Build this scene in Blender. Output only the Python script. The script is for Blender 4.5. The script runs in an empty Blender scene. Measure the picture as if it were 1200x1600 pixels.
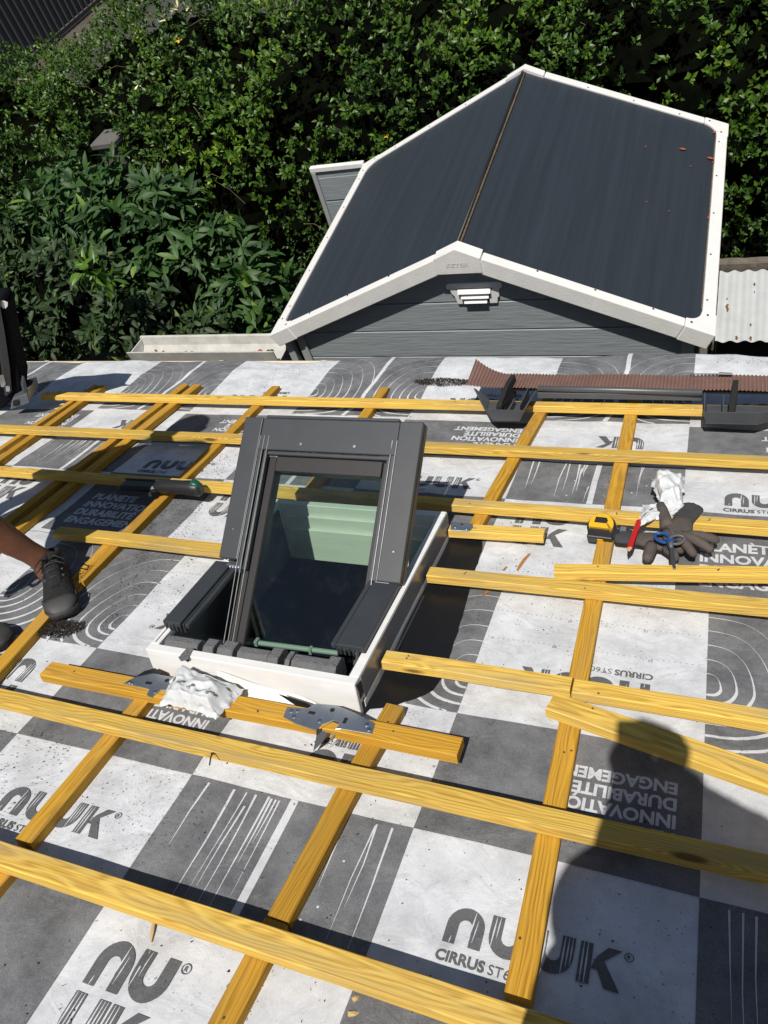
import bpy, bmesh, math, random
import numpy as np
from mathutils import Matrix, Vector, noise

S = bpy.context.scene
COL = S.collection
rad = math.radians
random.seed(7)

# ------------------------------------------------------------------ camera, sky, sun, exposure
CAM = Vector((0, 0, 4.7))
F = 1190.0
RX = Vector((0.92629715, 0.28004873, -0.2520839))
RY = Vector((0.07214739, -0.78846933, -0.61082801))
RZ = Vector((-0.36982203, 0.54762105, -0.75056169))
# rows above are the camera axes (right, down, forward) written component-wise for world x, y, z
R_ = Vector((0.92629715, 0.28004873, -0.2520839))
D_ = Vector((0.07214739, -0.78846933, -0.61082801))
F_ = Vector((-0.36982203, 0.54762105, -0.75056169))
cd = bpy.data.cameras.new('camera')
cam = bpy.data.objects.new('camera', cd)
COL.objects.link(cam)
cd.sensor_fit = 'VERTICAL'
cd.sensor_height = 24.0
cd.sensor_width = 18.0
cd.lens = 24.0 * F / 1600.0
cd.clip_start = 0.01
cd.clip_end = 500
mw = Matrix.Identity(4)
for i in range(3):
    mw[i][0] = R_[i]; mw[i][1] = -D_[i]; mw[i][2] = -F_[i]; mw[i][3] = CAM[i]
cam.matrix_world = mw
S.camera = cam

ANTISUN = Vector((-0.0346, 0.3810, -0.9239)).normalized()
w = bpy.data.worlds.new('World'); S.world = w; w.use_nodes = True
wn = w.node_tree.nodes; wl = w.node_tree.links
bgn = wn['Background']
sky = wn.new('ShaderNodeTexSky'); sky.sky_type = 'NISHITA'; sky.sun_disc = False
sky.sun_elevation = rad(67.5); sky.sun_rotation = rad(174.8)
wl.new(sky.outputs[0], bgn.inputs[0]); bgn.inputs[1].default_value = 0.05
sl = bpy.data.lights.new('sun', 'SUN'); sl.energy = 4.9; sl.angle = rad(0.53); sl.color = (1.0, 0.955, 0.89)
sun = bpy.data.objects.new('sun', sl); COL.objects.link(sun)
sun.rotation_euler = ANTISUN.to_track_quat('-Z', 'Y').to_euler(); sun.location = (0, -3, 9)
S.view_settings.view_transform = 'Standard'; S.view_settings.look = 'None'
S.view_settings.exposure = 0.08; S.view_settings.gamma = 1.0
S.cycles.max_bounces = 8; S.cycles.transparent_max_bounces = 16

# ------------------------------------------------------------------ frames of reference
TH = rad(19.63682655); DN = 1.30
Vv = Vector((0, math.cos(TH), -math.sin(TH)))      # down the roof, away from the ridge
Nn = Vector((0, math.sin(TH), math.cos(TH)))       # roof normal
MR = Matrix.Identity(4)
ORG = CAM - Nn * DN
for i in range(3):
    MR[i][0] = (1, 0, 0)[i]; MR[i][1] = Vv[i]; MR[i][2] = Nn[i]; MR[i][3] = ORG[i]

def ray(x, y):
    return R_ * ((x - 600) / F) + D_ * ((y - 800) / F) + F_
def uv(x, y, h=0.0):
    """photo pixel -> roof coordinates of the point of the plane h above the membrane"""
    d = ray(x, y); t = -(DN - h) / d.dot(Nn); P = d * t
    return P.x, P.dot(Vv)
def atY(x, y, Y):
    d = ray(x, y); return CAM + d * (Y / d.y)
def roofM(u, v, h=0.0, rz=0.0):
    return MR @ Matrix.Translation((u, v, h)) @ Matrix.Rotation(rz, 4, 'Z')

# ------------------------------------------------------------------ mesh helpers
class MB:
    def __init__(s): s.v = []; s.f = []; s.m = []; s.mi = 0; s.sm = []; s.smooth = False
    def add(s, vs, fs):
        o = len(s.v); s.v += [tuple(p) for p in vs]
        for f in fs: s.f.append(tuple(i + o for i in f)); s.m.append(s.mi); s.sm.append(s.smooth)
    def box(s, x0, x1, y0, y1, z0, z1, M=None):
        vs = [(x, y, z) for z in (z0, z1) for y in (y0, y1) for x in (x0, x1)]
        if M is not None: vs = [M @ Vector(p) for p in vs]
        s.add(vs, [(0, 2, 3, 1), (4, 5, 7, 6), (0, 1, 5, 4), (2, 6, 7, 3), (0, 4, 6, 2), (1, 3, 7, 5)])
    def prism(s, poly, z0, z1, M=None):
        a = sum(poly[i][0] * poly[(i + 1) % len(poly)][1] - poly[(i + 1) % len(poly)][0] * poly[i][1] for i in range(len(poly)))
        if a < 0: poly = poly[::-1]
        n = len(poly)
        vs = [(p[0], p[1], z0) for p in poly] + [(p[0], p[1], z1) for p in poly]
        if M is not None: vs = [M @ Vector(p) for p in vs]
        s.add(vs, [tuple(range(n))[::-1], tuple(range(n, 2 * n))] + [(i, (i + 1) % n, n + (i + 1) % n, n + i) for i in range(n)])
    def loft(s, rings, cap=True, closed=True):
        n = len(rings[0]); o = []
        vs = [p for r in rings for p in r]; fs = []
        for k in range(len(rings) - 1):
            for i in range(n if closed else n - 1):
                j = (i + 1) % n
                fs.append((k * n + i, k * n + j, (k + 1) * n + j, (k + 1) * n + i))
        if cap and closed:
            fs.append(tuple(range(n))[::-1]); fs.append(tuple(range((len(rings) - 1) * n, len(rings) * n)))
        s.add(vs, fs)
    def tube(s, pts, r, n=8, cap=True):
        pts = [Vector(p) for p in pts]; rings = []
        rr = r if isinstance(r, (list, tuple)) else [r] * len(pts)
        up = Vector((0.13, 0.21, 0.97))
        for i, p in enumerate(pts):
            d = (pts[min(i + 1, len(pts) - 1)] - pts[max(i - 1, 0)]).normalized()
            a = d.cross(up)
            if a.length < 1e-4: a = d.cross(Vector((1, 0, 0)))
            a.normalize(); b = a.cross(d)
            rings.append([p + a * (rr[i] * math.cos(t)) + b * (rr[i] * math.sin(t)) for t in [2 * math.pi * k / n for k in range(n)]])
        s.loft(rings, cap)
    def cyl(s, c, ax, r, l, n=12):
        c = Vector(c); ax = Vector(ax).normalized()
        s.tube([c, c + ax * l], r, n)
    def build(s, name, mats, parent=None, M=None, bevel=0, seg=1, recalc=True):
        me = bpy.data.meshes.new(name)
        me.from_pydata(s.v, [], s.f); me.update()
        if not isinstance(mats, (list, tuple)): mats = [mats]
        for m in mats: me.materials.append(m)
        me.polygons.foreach_set('material_index', s.m)
        me.polygons.foreach_set('use_smooth', s.sm)
        if bevel or recalc:
            bm = bmesh.new(); bm.from_mesh(me)
            if recalc: bmesh.ops.recalc_face_normals(bm, faces=bm.faces)
            if bevel:
                es = [e for e in bm.edges if len(e.link_faces) == 2 and e.calc_face_angle(0) > 0.5]
                bmesh.ops.bevel(bm, geom=es, offset=bevel, segments=seg, affect='EDGES', profile=0.5, clamp_overlap=True)
            bm.to_mesh(me); bm.free()
        o = bpy.data.objects.new(name, me); COL.objects.link(o)
        if parent is not None: o.parent = parent
        if M is not None: o.matrix_world = M if parent is None else M
        return o

def tag(o, label, cat, group=None, kind=None):
    o['label'] = label; o['category'] = cat
    if group: o['group'] = group
    if kind: o['kind'] = kind
    return o
def thing(name, label, cat, M=None, group=None):
    o = bpy.data.objects.new(name, None); COL.objects.link(o); o.empty_display_size = 0.1
    if M is not None: o.matrix_world = M
    return tag(o, label, cat, group)
def struct(o):
    o['kind'] = 'structure'; return o

# ------------------------------------------------------------------ materials
def mat(name, col, rough=0.6, metal=0.0, spec=0.5, bump=0.0, bscale=40.0, var=0.0, vscale=8.0, col2=None, stretch=None):
    m = bpy.data.materials.new(name); m.use_nodes = True
    nt = m.node_tree; N = nt.nodes; L = nt.links; b = N['Principled BSDF']
    b.inputs['Roughness'].default_value = rough; b.inputs['Metallic'].default_value = metal
    b.inputs['Specular IOR Level'].default_value = spec
    b.inputs['Base Color'].default_value = (*col, 1)
    tc = N.new('ShaderNodeTexCoord'); mp = N.new('ShaderNodeMapping'); L.new(tc.outputs['Object'], mp.inputs[0])
    if stretch: mp.inputs['Scale'].default_value = stretch
    if var > 0 or col2:
        n = N.new('ShaderNodeTexNoise'); n.inputs['Scale'].default_value = vscale; n.inputs['Detail'].default_value = 6
        n.inputs['Roughness'].default_value = 0.65
        L.new(mp.outputs[0], n.inputs['Vector'])
        r = N.new('ShaderNodeValToRGB'); r.color_ramp.elements[0].position = 0.3; r.color_ramp.elements[1].position = 0.7
        c2 = col2 or tuple(c * (1 - var) for c in col)
        r.color_ramp.elements[0].color = (*c2, 1); r.color_ramp.elements[1].color = (*col, 1)
        L.new(n.outputs['Fac'], r.inputs[0]); L.new(r.outputs[0], b.inputs['Base Color'])
    if bump > 0:
        n2 = N.new('ShaderNodeTexNoise'); n2.inputs['Scale'].default_value = bscale; n2.inputs['Detail'].default_value = 5
        L.new(mp.outputs[0], n2.inputs['Vector'])
        bp = N.new('ShaderNodeBump'); bp.inputs['Strength'].default_value = bump; bp.inputs['Distance'].default_value = 0.01
        L.new(n2.outputs['Fac'], bp.inputs['Height']); L.new(bp.outputs[0], b.inputs['Normal'])
    return m

def wood(name, light, dark, grey, greyamt):
    m = bpy.data.materials.new(name); m.use_nodes = True
    nt = m.node_tree; N = nt.nodes; L = nt.links; b = N['Principled BSDF']
    b.inputs['Roughness'].default_value = 0.75; b.inputs['Specular IOR Level'].default_value = 0.2
    tc = N.new('ShaderNodeTexCoord'); oi = N.new('ShaderNodeObjectInfo')
    mul = N.new('ShaderNodeVectorMath'); mul.operation = 'SCALE'; mul.inputs[0].default_value = (37.0, 13.0, 23.0)
    L.new(oi.outputs['Random'], mul.inputs['Scale'])
    add = N.new('ShaderNodeVectorMath'); add.operation = 'ADD'
    L.new(tc.outputs['Object'], add.inputs[0]); L.new(mul.outputs[0], add.inputs[1])
    # knots push the grain aside
    mk = N.new('ShaderNodeMapping'); mk.inputs['Scale'].default_value = (2.2, 9.0, 9.0); L.new(add.outputs[0], mk.inputs[0])
    vo = N.new('ShaderNodeTexVoronoi'); vo.inputs['Scale'].default_value = 1.0; L.new(mk.outputs[0], vo.inputs['Vector'])
    kn = N.new('ShaderNodeMapRange'); kn.inputs['From Min'].default_value = 0.05; kn.inputs['From Max'].default_value = 0.22
    kn.inputs['To Min'].default_value = 1.0; kn.inputs['To Max'].default_value = 0.0; L.new(vo.outputs['Distance'], kn.inputs['Value'])
    # growth rings round a pith that lies somewhere outside the piece
    mw_ = N.new('ShaderNodeMapping'); mw_.inputs['Scale'].default_value = (2.2, 14.0, 14.0); L.new(add.outputs[0], mw_.inputs[0])
    nw = N.new('ShaderNodeTexNoise'); nw.inputs['Scale'].default_value = 1.0; nw.inputs['Detail'].default_value = 3; L.new(mw_.outputs[0], nw.inputs['Vector'])
    sp = N.new('ShaderNodeSeparateXYZ'); L.new(tc.outputs['Object'], sp.inputs[0])
    r1_ = N.new('ShaderNodeMath'); r1_.operation = 'MULTIPLY_ADD'; r1_.inputs[1].default_value = 0.10; r1_.inputs[2].default_value = -0.05; L.new(oi.outputs['Random'], r1_.inputs[0])
    yy = N.new('ShaderNodeMath'); yy.operation = 'ADD'; L.new(sp.outputs['Y'], yy.inputs[0]); L.new(r1_.outputs[0], yy.inputs[1])
    zz = N.new('ShaderNodeMath'); zz.operation = 'ADD'; zz.inputs[1].default_value = 0.018; L.new(sp.outputs['Z'], zz.inputs[0])
    cb2 = N.new('ShaderNodeCombineXYZ'); L.new(yy.outputs[0], cb2.inputs[1]); L.new(zz.outputs[0], cb2.inputs[2])
    ln = N.new('ShaderNodeVectorMath'); ln.operation = 'LENGTH'; L.new(cb2.outputs[0], ln.inputs[0])
    wv = N.new('ShaderNodeMath'); wv.operation = 'MULTIPLY_ADD'; wv.inputs[1].default_value = 0.045; L.new(nw.outputs['Fac'], wv.inputs[0]); L.new(ln.outputs['Value'], wv.inputs[2])
    kd = N.new('ShaderNodeMath'); kd.operation = 'MULTIPLY_ADD'; kd.inputs[1].default_value = 0.012; L.new(kn.outputs[0], kd.inputs[0]); L.new(wv.outputs[0], kd.inputs[2])
    fq = N.new('ShaderNodeMath'); fq.operation = 'MULTIPLY'; fq.inputs[1].default_value = 2 * math.pi / 0.0042; L.new(kd.outputs[0], fq.inputs[0])
    sn_ = N.new('ShaderNodeMath'); sn_.operation = 'SINE'; L.new(fq.outputs[0], sn_.inputs[0])
    # fine fibres
    mg = N.new('ShaderNodeMapping'); mg.inputs['Scale'].default_value = (5.0, 420.0, 420.0); L.new(add.outputs[0], mg.inputs[0])
    nf = N.new('ShaderNodeTexNoise'); nf.inputs['Scale'].default_value = 1.0; nf.inputs['Detail'].default_value = 3; L.new(mg.outputs[0], nf.inputs['Vector'])
    n1 = N.new('ShaderNodeMath'); n1.operation = 'MULTIPLY_ADD'; n1.inputs[1].default_value = 0.17; L.new(sn_.outputs[0], n1.inputs[0]); L.new(nf.outputs['Fac'], n1.inputs[2])
    r1 = N.new('ShaderNodeValToRGB'); r1.color_ramp.elements[0].position = 0.30; r1.color_ramp.elements[1].position = 0.62
    r1.color_ramp.elements[0].color = (*light, 1); r1.color_ramp.elements[1].color = (*[l * .45 + d * .55 for l, d in zip(light, dark)], 1)
    e3 = r1.color_ramp.elements.new(0.80); e3.color = (*dark, 1)
    L.new(n1.outputs[0], r1.inputs[0])
    n2 = N.new('ShaderNodeTexNoise'); n2.inputs['Scale'].default_value = 1.0; n2.inputs['Detail'].default_value = 5
    m2 = N.new('ShaderNodeMapping'); m2.inputs['Scale'].default_value = (2.5, 22.0, 22.0); L.new(add.outputs[0], m2.inputs[0]); L.new(m2.outputs[0], n2.inputs['Vector'])
    r2 = N.new('ShaderNodeValToRGB'); r2.color_ramp.elements[0].position = 0.50; r2.color_ramp.elements[1].position = 0.74
    r2.color_ramp.elements[0].color = (0, 0, 0, 1); r2.color_ramp.elements[1].color = (greyamt,) * 3 + (1,)
    L.new(n2.outputs['Fac'], r2.inputs[0])
    mx = N.new('ShaderNodeMixRGB'); mx.inputs[2].default_value = (*grey, 1); L.new(r2.outputs[0], mx.inputs[0]); L.new(r1.outputs[0], mx.inputs[1])
    # knot core
    kc = N.new('ShaderNodeMapRange'); kc.inputs['From Min'].default_value = 0.045; kc.inputs['From Max'].default_value = 0.085
    kc.inputs['To Min'].default_value = 0.85; kc.inputs['To Max'].default_value = 0.0; L.new(vo.outputs['Distance'], kc.inputs['Value'])
    mx2 = N.new('ShaderNodeMixRGB'); mx2.inputs[2].default_value = (0.12, 0.055, 0.015, 1); L.new(kc.outputs[0], mx2.inputs[0]); L.new(mx.outputs[0], mx2.inputs[1])
    hs = N.new('ShaderNodeHueSaturation'); mr = N.new('ShaderNodeMapRange'); mr.inputs['To Min'].default_value = 0.78; mr.inputs['To Max'].default_value = 1.10
    L.new(oi.outputs['Random'], mr.inputs['Value']); L.new(mr.outputs[0], hs.inputs['Value']); L.new(mx2.outputs[0], hs.inputs['Color'])
    L.new(hs.outputs[0], b.inputs['Base Color'])
    bp = N.new('ShaderNodeBump'); bp.inputs['Strength'].default_value = 0.25; bp.inputs['Distance'].default_value = 0.002
    L.new(n1.outputs[0], bp.inputs['Height']); L.new(bp.outputs[0], b.inputs['Normal'])
    return m

def fabric(name, col, col2, dirt=0.5, ink=False):
    """roofing membrane: woven fleece, mottled, with crumbs and dust speckles"""
    m = bpy.data.materials.new(name); m.use_nodes = True
    nt = m.node_tree; N = nt.nodes; L = nt.links; b = N['Principled BSDF']
    b.inputs['Roughness'].default_value = 0.75; b.inputs['Specular IOR Level'].default_value = 0.2
    tc = N.new('ShaderNodeTexCoord')
    n1 = N.new('ShaderNodeTexNoise'); n1.inputs['Scale'].default_value = 9; n1.inputs['Detail'].default_value = 8; n1.inputs['Roughness'].default_value = 0.7
    L.new(tc.outputs['Object'], n1.inputs['Vector'])
    r1 = N.new('ShaderNodeValToRGB'); r1.color_ramp.elements[0].position = 0.34; r1.color_ramp.elements[1].position = 0.60
    r1.color_ramp.elements[0].color = (*col2, 1); r1.color_ramp.elements[1].color = (*col, 1); L.new(n1.outputs['Fac'], r1.inputs[0])
    # fine fleece grain
    n3 = N.new('ShaderNodeTexNoise'); n3.inputs['Scale'].default_value = 420; n3.inputs['Detail'].default_value = 2
    L.new(tc.outputs['Object'], n3.inputs['Vector'])
    g = N.new('ShaderNodeMapRange'); g.inputs['From Min'].default_value = 0.3; g.inputs['From Max'].default_value = 0.7
    g.inputs['To Min'].default_value = 0.78 if ink else 0.93; g.inputs['To Max'].default_value = 1.2 if ink else 1.05
    L.new(n3.outputs['Fac'], g.inputs['Value'])
    mu = N.new('ShaderNodeVectorMath'); mu.operation = 'SCALE'; L.new(r1.outputs[0], mu.inputs[0]); L.new(g.outputs[0], mu.inputs['Scale'])
    # dust
    n2 = N.new('ShaderNodeTexNoise'); n2.inputs['Scale'].default_value = 170; n2.inputs['Detail'].default_value = 4; n2.inputs['Roughness'].default_value = 0.55
    L.new(tc.outputs['Object'], n2.inputs['Vector'])
    n4 = N.new('ShaderNodeTexNoise'); n4.inputs['Scale'].default_value = 2.4; n4.inputs['Detail'].default_value = 3
    L.new(tc.outputs['Object'], n4.inputs['Vector'])
    ad = N.new('ShaderNodeMath'); ad.operation = 'MULTIPLY_ADD'; ad.inputs[1].default_value = 0.42; L.new(n4.outputs['Fac'], ad.inputs[0]); L.new(n2.outputs['Fac'], ad.inputs[2])
    r2 = N.new('ShaderNodeValToRGB'); r2.color_ramp.elements[0].position = 0.885; r2.color_ramp.elements[1].position = 0.955
    r2.color_ramp.elements[0].color = (0, 0, 0, 1); r2.color_ramp.elements[1].color = (dirt,) * 3 + (1,); L.new(ad.outputs[0], r2.inputs[0])
    mx = N.new('ShaderNodeMixRGB'); mx.inputs[2].default_value = (0.045, 0.04, 0.035, 1); L.new(r2.outputs[0], mx.inputs[0]); L.new(mu.outputs[0], mx.inputs[1])
    L.new(mx.outputs[0], b.inputs['Base Color'])
    n5 = N.new('ShaderNodeTexNoise'); n5.inputs['Scale'].default_value = 10; n5.inputs['Detail'].default_value = 7; n5.inputs['Distortion'].default_value = 0.8
    L.new(tc.outputs['Object'], n5.inputs['Vector'])
    bp = N.new('ShaderNodeBump'); bp.inputs['Strength'].default_value = 0.55; bp.inputs['Distance'].default_value = 0.016
    L.new(n5.outputs['Fac'], bp.inputs['Height']); L.new(bp.outputs[0], b.inputs['Normal'])
    return m

def leafmat(name, c1, c2, rough=0.5, trans=0.25):
    m = bpy.data.materials.new(name); m.use_nodes = True
    nt = m.node_tree; N = nt.nodes; L = nt.links; b = N['Principled BSDF']; out = N['Material Output']
    at = N.new('ShaderNodeAttribute'); at.attribute_name = 'tint'
    r = N.new('ShaderNodeValToRGB'); r.color_ramp.elements[0].color = (*c1, 1); r.color_ramp.elements[1].color = (*c2, 1)
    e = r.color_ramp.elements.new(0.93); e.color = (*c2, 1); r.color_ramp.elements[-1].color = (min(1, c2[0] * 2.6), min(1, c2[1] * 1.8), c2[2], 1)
    L.new(at.outputs['Fac'], r.inputs[0]); L.new(r.outputs[0], b.inputs['Base Color'])
    b.inputs['Roughness'].default_value = rough; b.inputs['Specular IOR Level'].default_value = 0.4
    t = N.new('ShaderNodeBsdfTranslucent'); hs = N.new('ShaderNodeHueSaturation'); hs.inputs['Value'].default_value = 1.3; L.new(r.outputs[0], hs.inputs['Color']); L.new(hs.outputs[0], t.inputs[0])
    mx = N.new('ShaderNodeMixShader'); mx.inputs[0].default_value = trans
    L.new(b.outputs[0], mx.inputs[1]); L.new(t.outputs[0], mx.inputs[2]); L.new(mx.outputs[0], out.inputs[0])
    return m

def glassmat():
    m = bpy.data.materials.new('tinted_glass'); m.use_nodes = True
    nt = m.node_tree; N = nt.nodes; L = nt.links; out = N['Material Output']; N.remove(N['Principled BSDF'])
    tr = N.new('ShaderNodeBsdfTransparent'); tr.inputs[0].default_value = (0.80, 0.87, 0.81, 1)
    gl = N.new('ShaderNodeBsdfGlossy'); gl.inputs['Roughness'].default_value = 0.015; gl.inputs[0].default_value = (0.9, 0.95, 1, 1)
    fr = N.new('ShaderNodeFresnel'); fr.inputs[0].default_value = 1.55
    mx = N.new('ShaderNodeMixShader'); L.new(fr.outputs[0], mx.inputs[0]); L.new(tr.outputs[0], mx.inputs[1]); L.new(gl.outputs[0], mx.inputs[2])
    tc = N.new('ShaderNodeTexCoord'); n = N.new('ShaderNodeTexNoise'); n.inputs['Scale'].default_value = 14; n.inputs['Detail'].default_value = 9; n.inputs['Roughness'].default_value = .8
    L.new(tc.outputs['Object'], n.inputs['Vector'])
    mr = N.new('ShaderNodeMapRange'); mr.inputs['From Min'].default_value = .5; mr.inputs['From Max'].default_value = .8; mr.inputs['To Max'].default_value = .014; L.new(n.outputs['Fac'], mr.inputs['Value'])
    df = N.new('ShaderNodeBsdfDiffuse'); df.inputs[0].default_value = (.5, .5, .5, 1)
    m2 = N.new('ShaderNodeMixShader'); L.new(mr.outputs[0], m2.inputs[0]); L.new(mx.outputs[0], m2.inputs[1]); L.new(df.outputs[0], m2.inputs[2])
    L.new(m2.outputs[0], out.inputs[0])
    return m

WB = wood('batten_wood', (0.79, 0.535, 0.115), (0.47, 0.26, 0.04), (0.40, 0.32, 0.16), 0.8)
WC = wood('counter_batten_wood', (0.56, 0.315, 0.038), (0.34, 0.16, 0.016), (0.36, 0.24, 0.09), 0.55)
M_MEM = fabric('membrane_fleece', (0.61, 0.628, 0.652), (0.45, 0.462, 0.48), 0.75)
M_GREY = fabric('grey_print', (0.178, 0.182, 0.190), (0.098, 0.101, 0.107), 0.7, True)
M_INK = fabric('logo_print', (0.125, 0.128, 0.134), (0.088, 0.090, 0.095), 0.7, True)
M_LINE = fabric('white_print', (0.60, 0.617, 0.64), (0.48, 0.49, 0.51), 0.7)
M_WHITE = mat('white_paint', (0.78, 0.775, 0.755), 0.45, var=0.12, vscale=7, bump=0.08, bscale=120, stretch=(1, 6, 6))
M_CLAD = mat('anthracite_aluminium', (0.042, 0.046, 0.052), 0.42, 0.0, 0.5, var=0.18, vscale=14)
M_RUB = mat('black_rubber', (0.012, 0.012, 0.013), 0.5, var=0.3, vscale=20)
M_STEEL = mat('galvanised_steel', (0.42, 0.46, 0.50), 0.38, 0.85, var=0.25, vscale=25)
M_ALU = mat('bare_aluminium', (0.6, 0.6, 0.6), 0.3, 1.0)
M_EDGE = mat('edge_strip_metal', (0.16, 0.165, 0.17), 0.4, 0.6, var=0.4, vscale=40)  # lighter grey metal for the thin strips along the sash edges
M_FLASH = mat('grey_flashing_metal', (0.075, 0.080, 0.086), 0.38, 0.0, 0.5, var=0.2, vscale=12)
M_FOAM = mat('grey_foam', (0.16, 0.16, 0.165), 0.95, spec=0.1, bump=0.6, bscale=160, var=0.3, vscale=120)
M_EPDM = mat('black_collar_film', (0.008, 0.008, 0.009), 0.42, spec=0.4, bump=0.25, bscale=18)
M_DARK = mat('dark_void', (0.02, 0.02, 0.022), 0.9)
M_PLY = mat('attic_boards', (0.07, 0.065, 0.06), 0.9, var=0.4, vscale=6)
M_GREEN = mat('pale_green_gasket', (0.12, 0.20, 0.15), 0.5)
M_GLASS = glassmat()

# ------------------------------------------------------------------ house under the membrane
def hm(u, v):
    """height of the membrane above the boards: slight slack, billow and curl at the eave"""
    h = 0.0045 * noise.noise(Vector((u * 3.1, v * 4.3, 1.7))) + 0.0026 * noise.noise(Vector((u * 9, v * 8, 4.1)))
    q = 1 - abs(noise.noise(Vector((u * 1.3 + .35 * v, v * 1.9, 9.4)))) * 7
    if q > 0: h += 0.0042 * q * q
    if v > 2.78:
        t = (v - 2.78)
        h += 0.020 * math.sin(min(t / 0.34, 1) * math.pi * 0.62) * (0.8 + 0.5 * noise.noise(Vector((u * 2.3, 0.3, 8.8))))
        h += 0.010 * min(t / 0.2, 1) * noise.noise(Vector((u * 5.5, v * 2.0, 2.2)))
        k = min(max((u + 1.75) / 0.35, 0), 1); k = k * k * (3 - 2 * k)
        h += (0.018 + 0.010 * min(max((u + .9) / 1.0, 0), 1)) * k * min(t / 0.25, 1)
        if v > 3.13: h -= 6.5 * (v - 3.13) ** 2
    return h

FU0, FU1, FV0, FV1 = -1.235, -0.660, 1.072, 1.792        # outer faces of the window frame
HO = (FU0 + 0.02, FU1 - 0.02, FV0 + 0.02, FV1 - 0.02)

house = thing('house', 'low house whose roof slopes to the shed, stripped to its membrane', 'house', roofM(0, 0, 0))
U0, U1, V0, V1 = -5.2, 3.0, -2.6, 3.17
b = MB()
for (a0, a1, c0, c1) in ((U0, HO[0], V0, V1), (HO[1], U1, V0, V1), (HO[0], HO[1], V0, HO[2]), (HO[0], HO[1], HO[3], V1)):
    b.box(a0, a1, c0, c1, -0.055, -0.014)
b.build('roof_deck', M_PLY, house, MR)
b = MB()
r0 = MR @ Vector((0, 3.1, 0)); zt = r0.z - 0.1
b.box(U0 + .1, U1 - .1, 2.16, 2.28, 0.0, zt); b.box(U0 + .1, U0 + .25, -2.2, 2.159, 0, zt - .05); b.box(U1 - .25, U1 - .1, -2.2, 2.159, 0, zt - .05)
b.build('wall', mat('render_wall', (0.55, 0.5, 0.42), 0.9, var=0.2), house, Matrix.Identity(4))
# attic lining seen through the window
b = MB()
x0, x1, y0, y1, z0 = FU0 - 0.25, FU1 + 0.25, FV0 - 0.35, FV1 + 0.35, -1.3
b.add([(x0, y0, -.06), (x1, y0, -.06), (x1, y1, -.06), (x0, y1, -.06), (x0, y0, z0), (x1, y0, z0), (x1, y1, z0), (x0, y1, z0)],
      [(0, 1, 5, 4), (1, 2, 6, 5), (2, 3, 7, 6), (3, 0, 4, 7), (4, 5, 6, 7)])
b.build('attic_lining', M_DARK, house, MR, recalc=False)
# gutter at the eave
M_BEIGE = mat('beige_pvc', (0.66, 0.56, 0.42), 0.5, var=0.15)
def on_v(x, y, v):
    d = ray(x, y); t = v / d.dot(Vv); return (d * t).x, (d * t).dot(Nn) + DN
LH = on_v(300, 567.0, 3.30)[1]
b = MB(); b.smooth = True
rings = []
for uu in np.linspace(U0, U1, 40):
    ring = []
    for k in range(13):
        a = math.pi * (1.0 + k / 12.0)
        ring.append((uu, 3.24 + 0.062 * math.cos(a), LH - 0.006 + 0.064 * math.sin(a)))
    for k in range(13):
        a = math.pi * (2.0 - k / 12.0)
        ring.append((uu, 3.24 + 0.057 * math.cos(a), LH - 0.006 + 0.059 * math.sin(a)))
    rings.append(ring)
b.loft(rings); b.smooth = False
b.build('gutter', M_BEIGE, house, MR)
b = MB()
b.tube([(U0, 3.30, LH), (-2.6, 3.302, LH + .002), (U1, 3.30, LH)], 0.0085, 8)
for uu in np.arange(U0 + .3, U1, 0.62): b.box(uu, uu + .03, 3.18, 3.31, LH + .004, LH + .011)
b.build('gutter_lip', M_BEIGE, house, MR)

# ------------------------------------------------------------------ membrane and its print
mem = MB()
us = np.arange(-4.6, 1.81, 0.026); vs_ = np.concatenate([np.arange(-1.4, 2.75, 0.026), np.arange(2.75, 3.30, 0.014)])
grid = [(u, v, hm(u, v)) for v in vs_ for u in us]
nu = len(us); fs = []
for j in range(len(vs_) - 1):
    vc = (vs_[j] + vs_[j + 1]) / 2
    for i in range(nu - 1):
        uc = us[i] + 0.013
        if HO[0] - .01 < uc < HO[1] + .01 and HO[2] - .01 < vc < HO[3] + .01: continue
        fs.append((j * nu + i, j * nu + i + 1, (j + 1) * nu + i + 1, (j + 1) * nu + i))
mem.smooth = True
mem.add(grid, fs)

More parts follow.
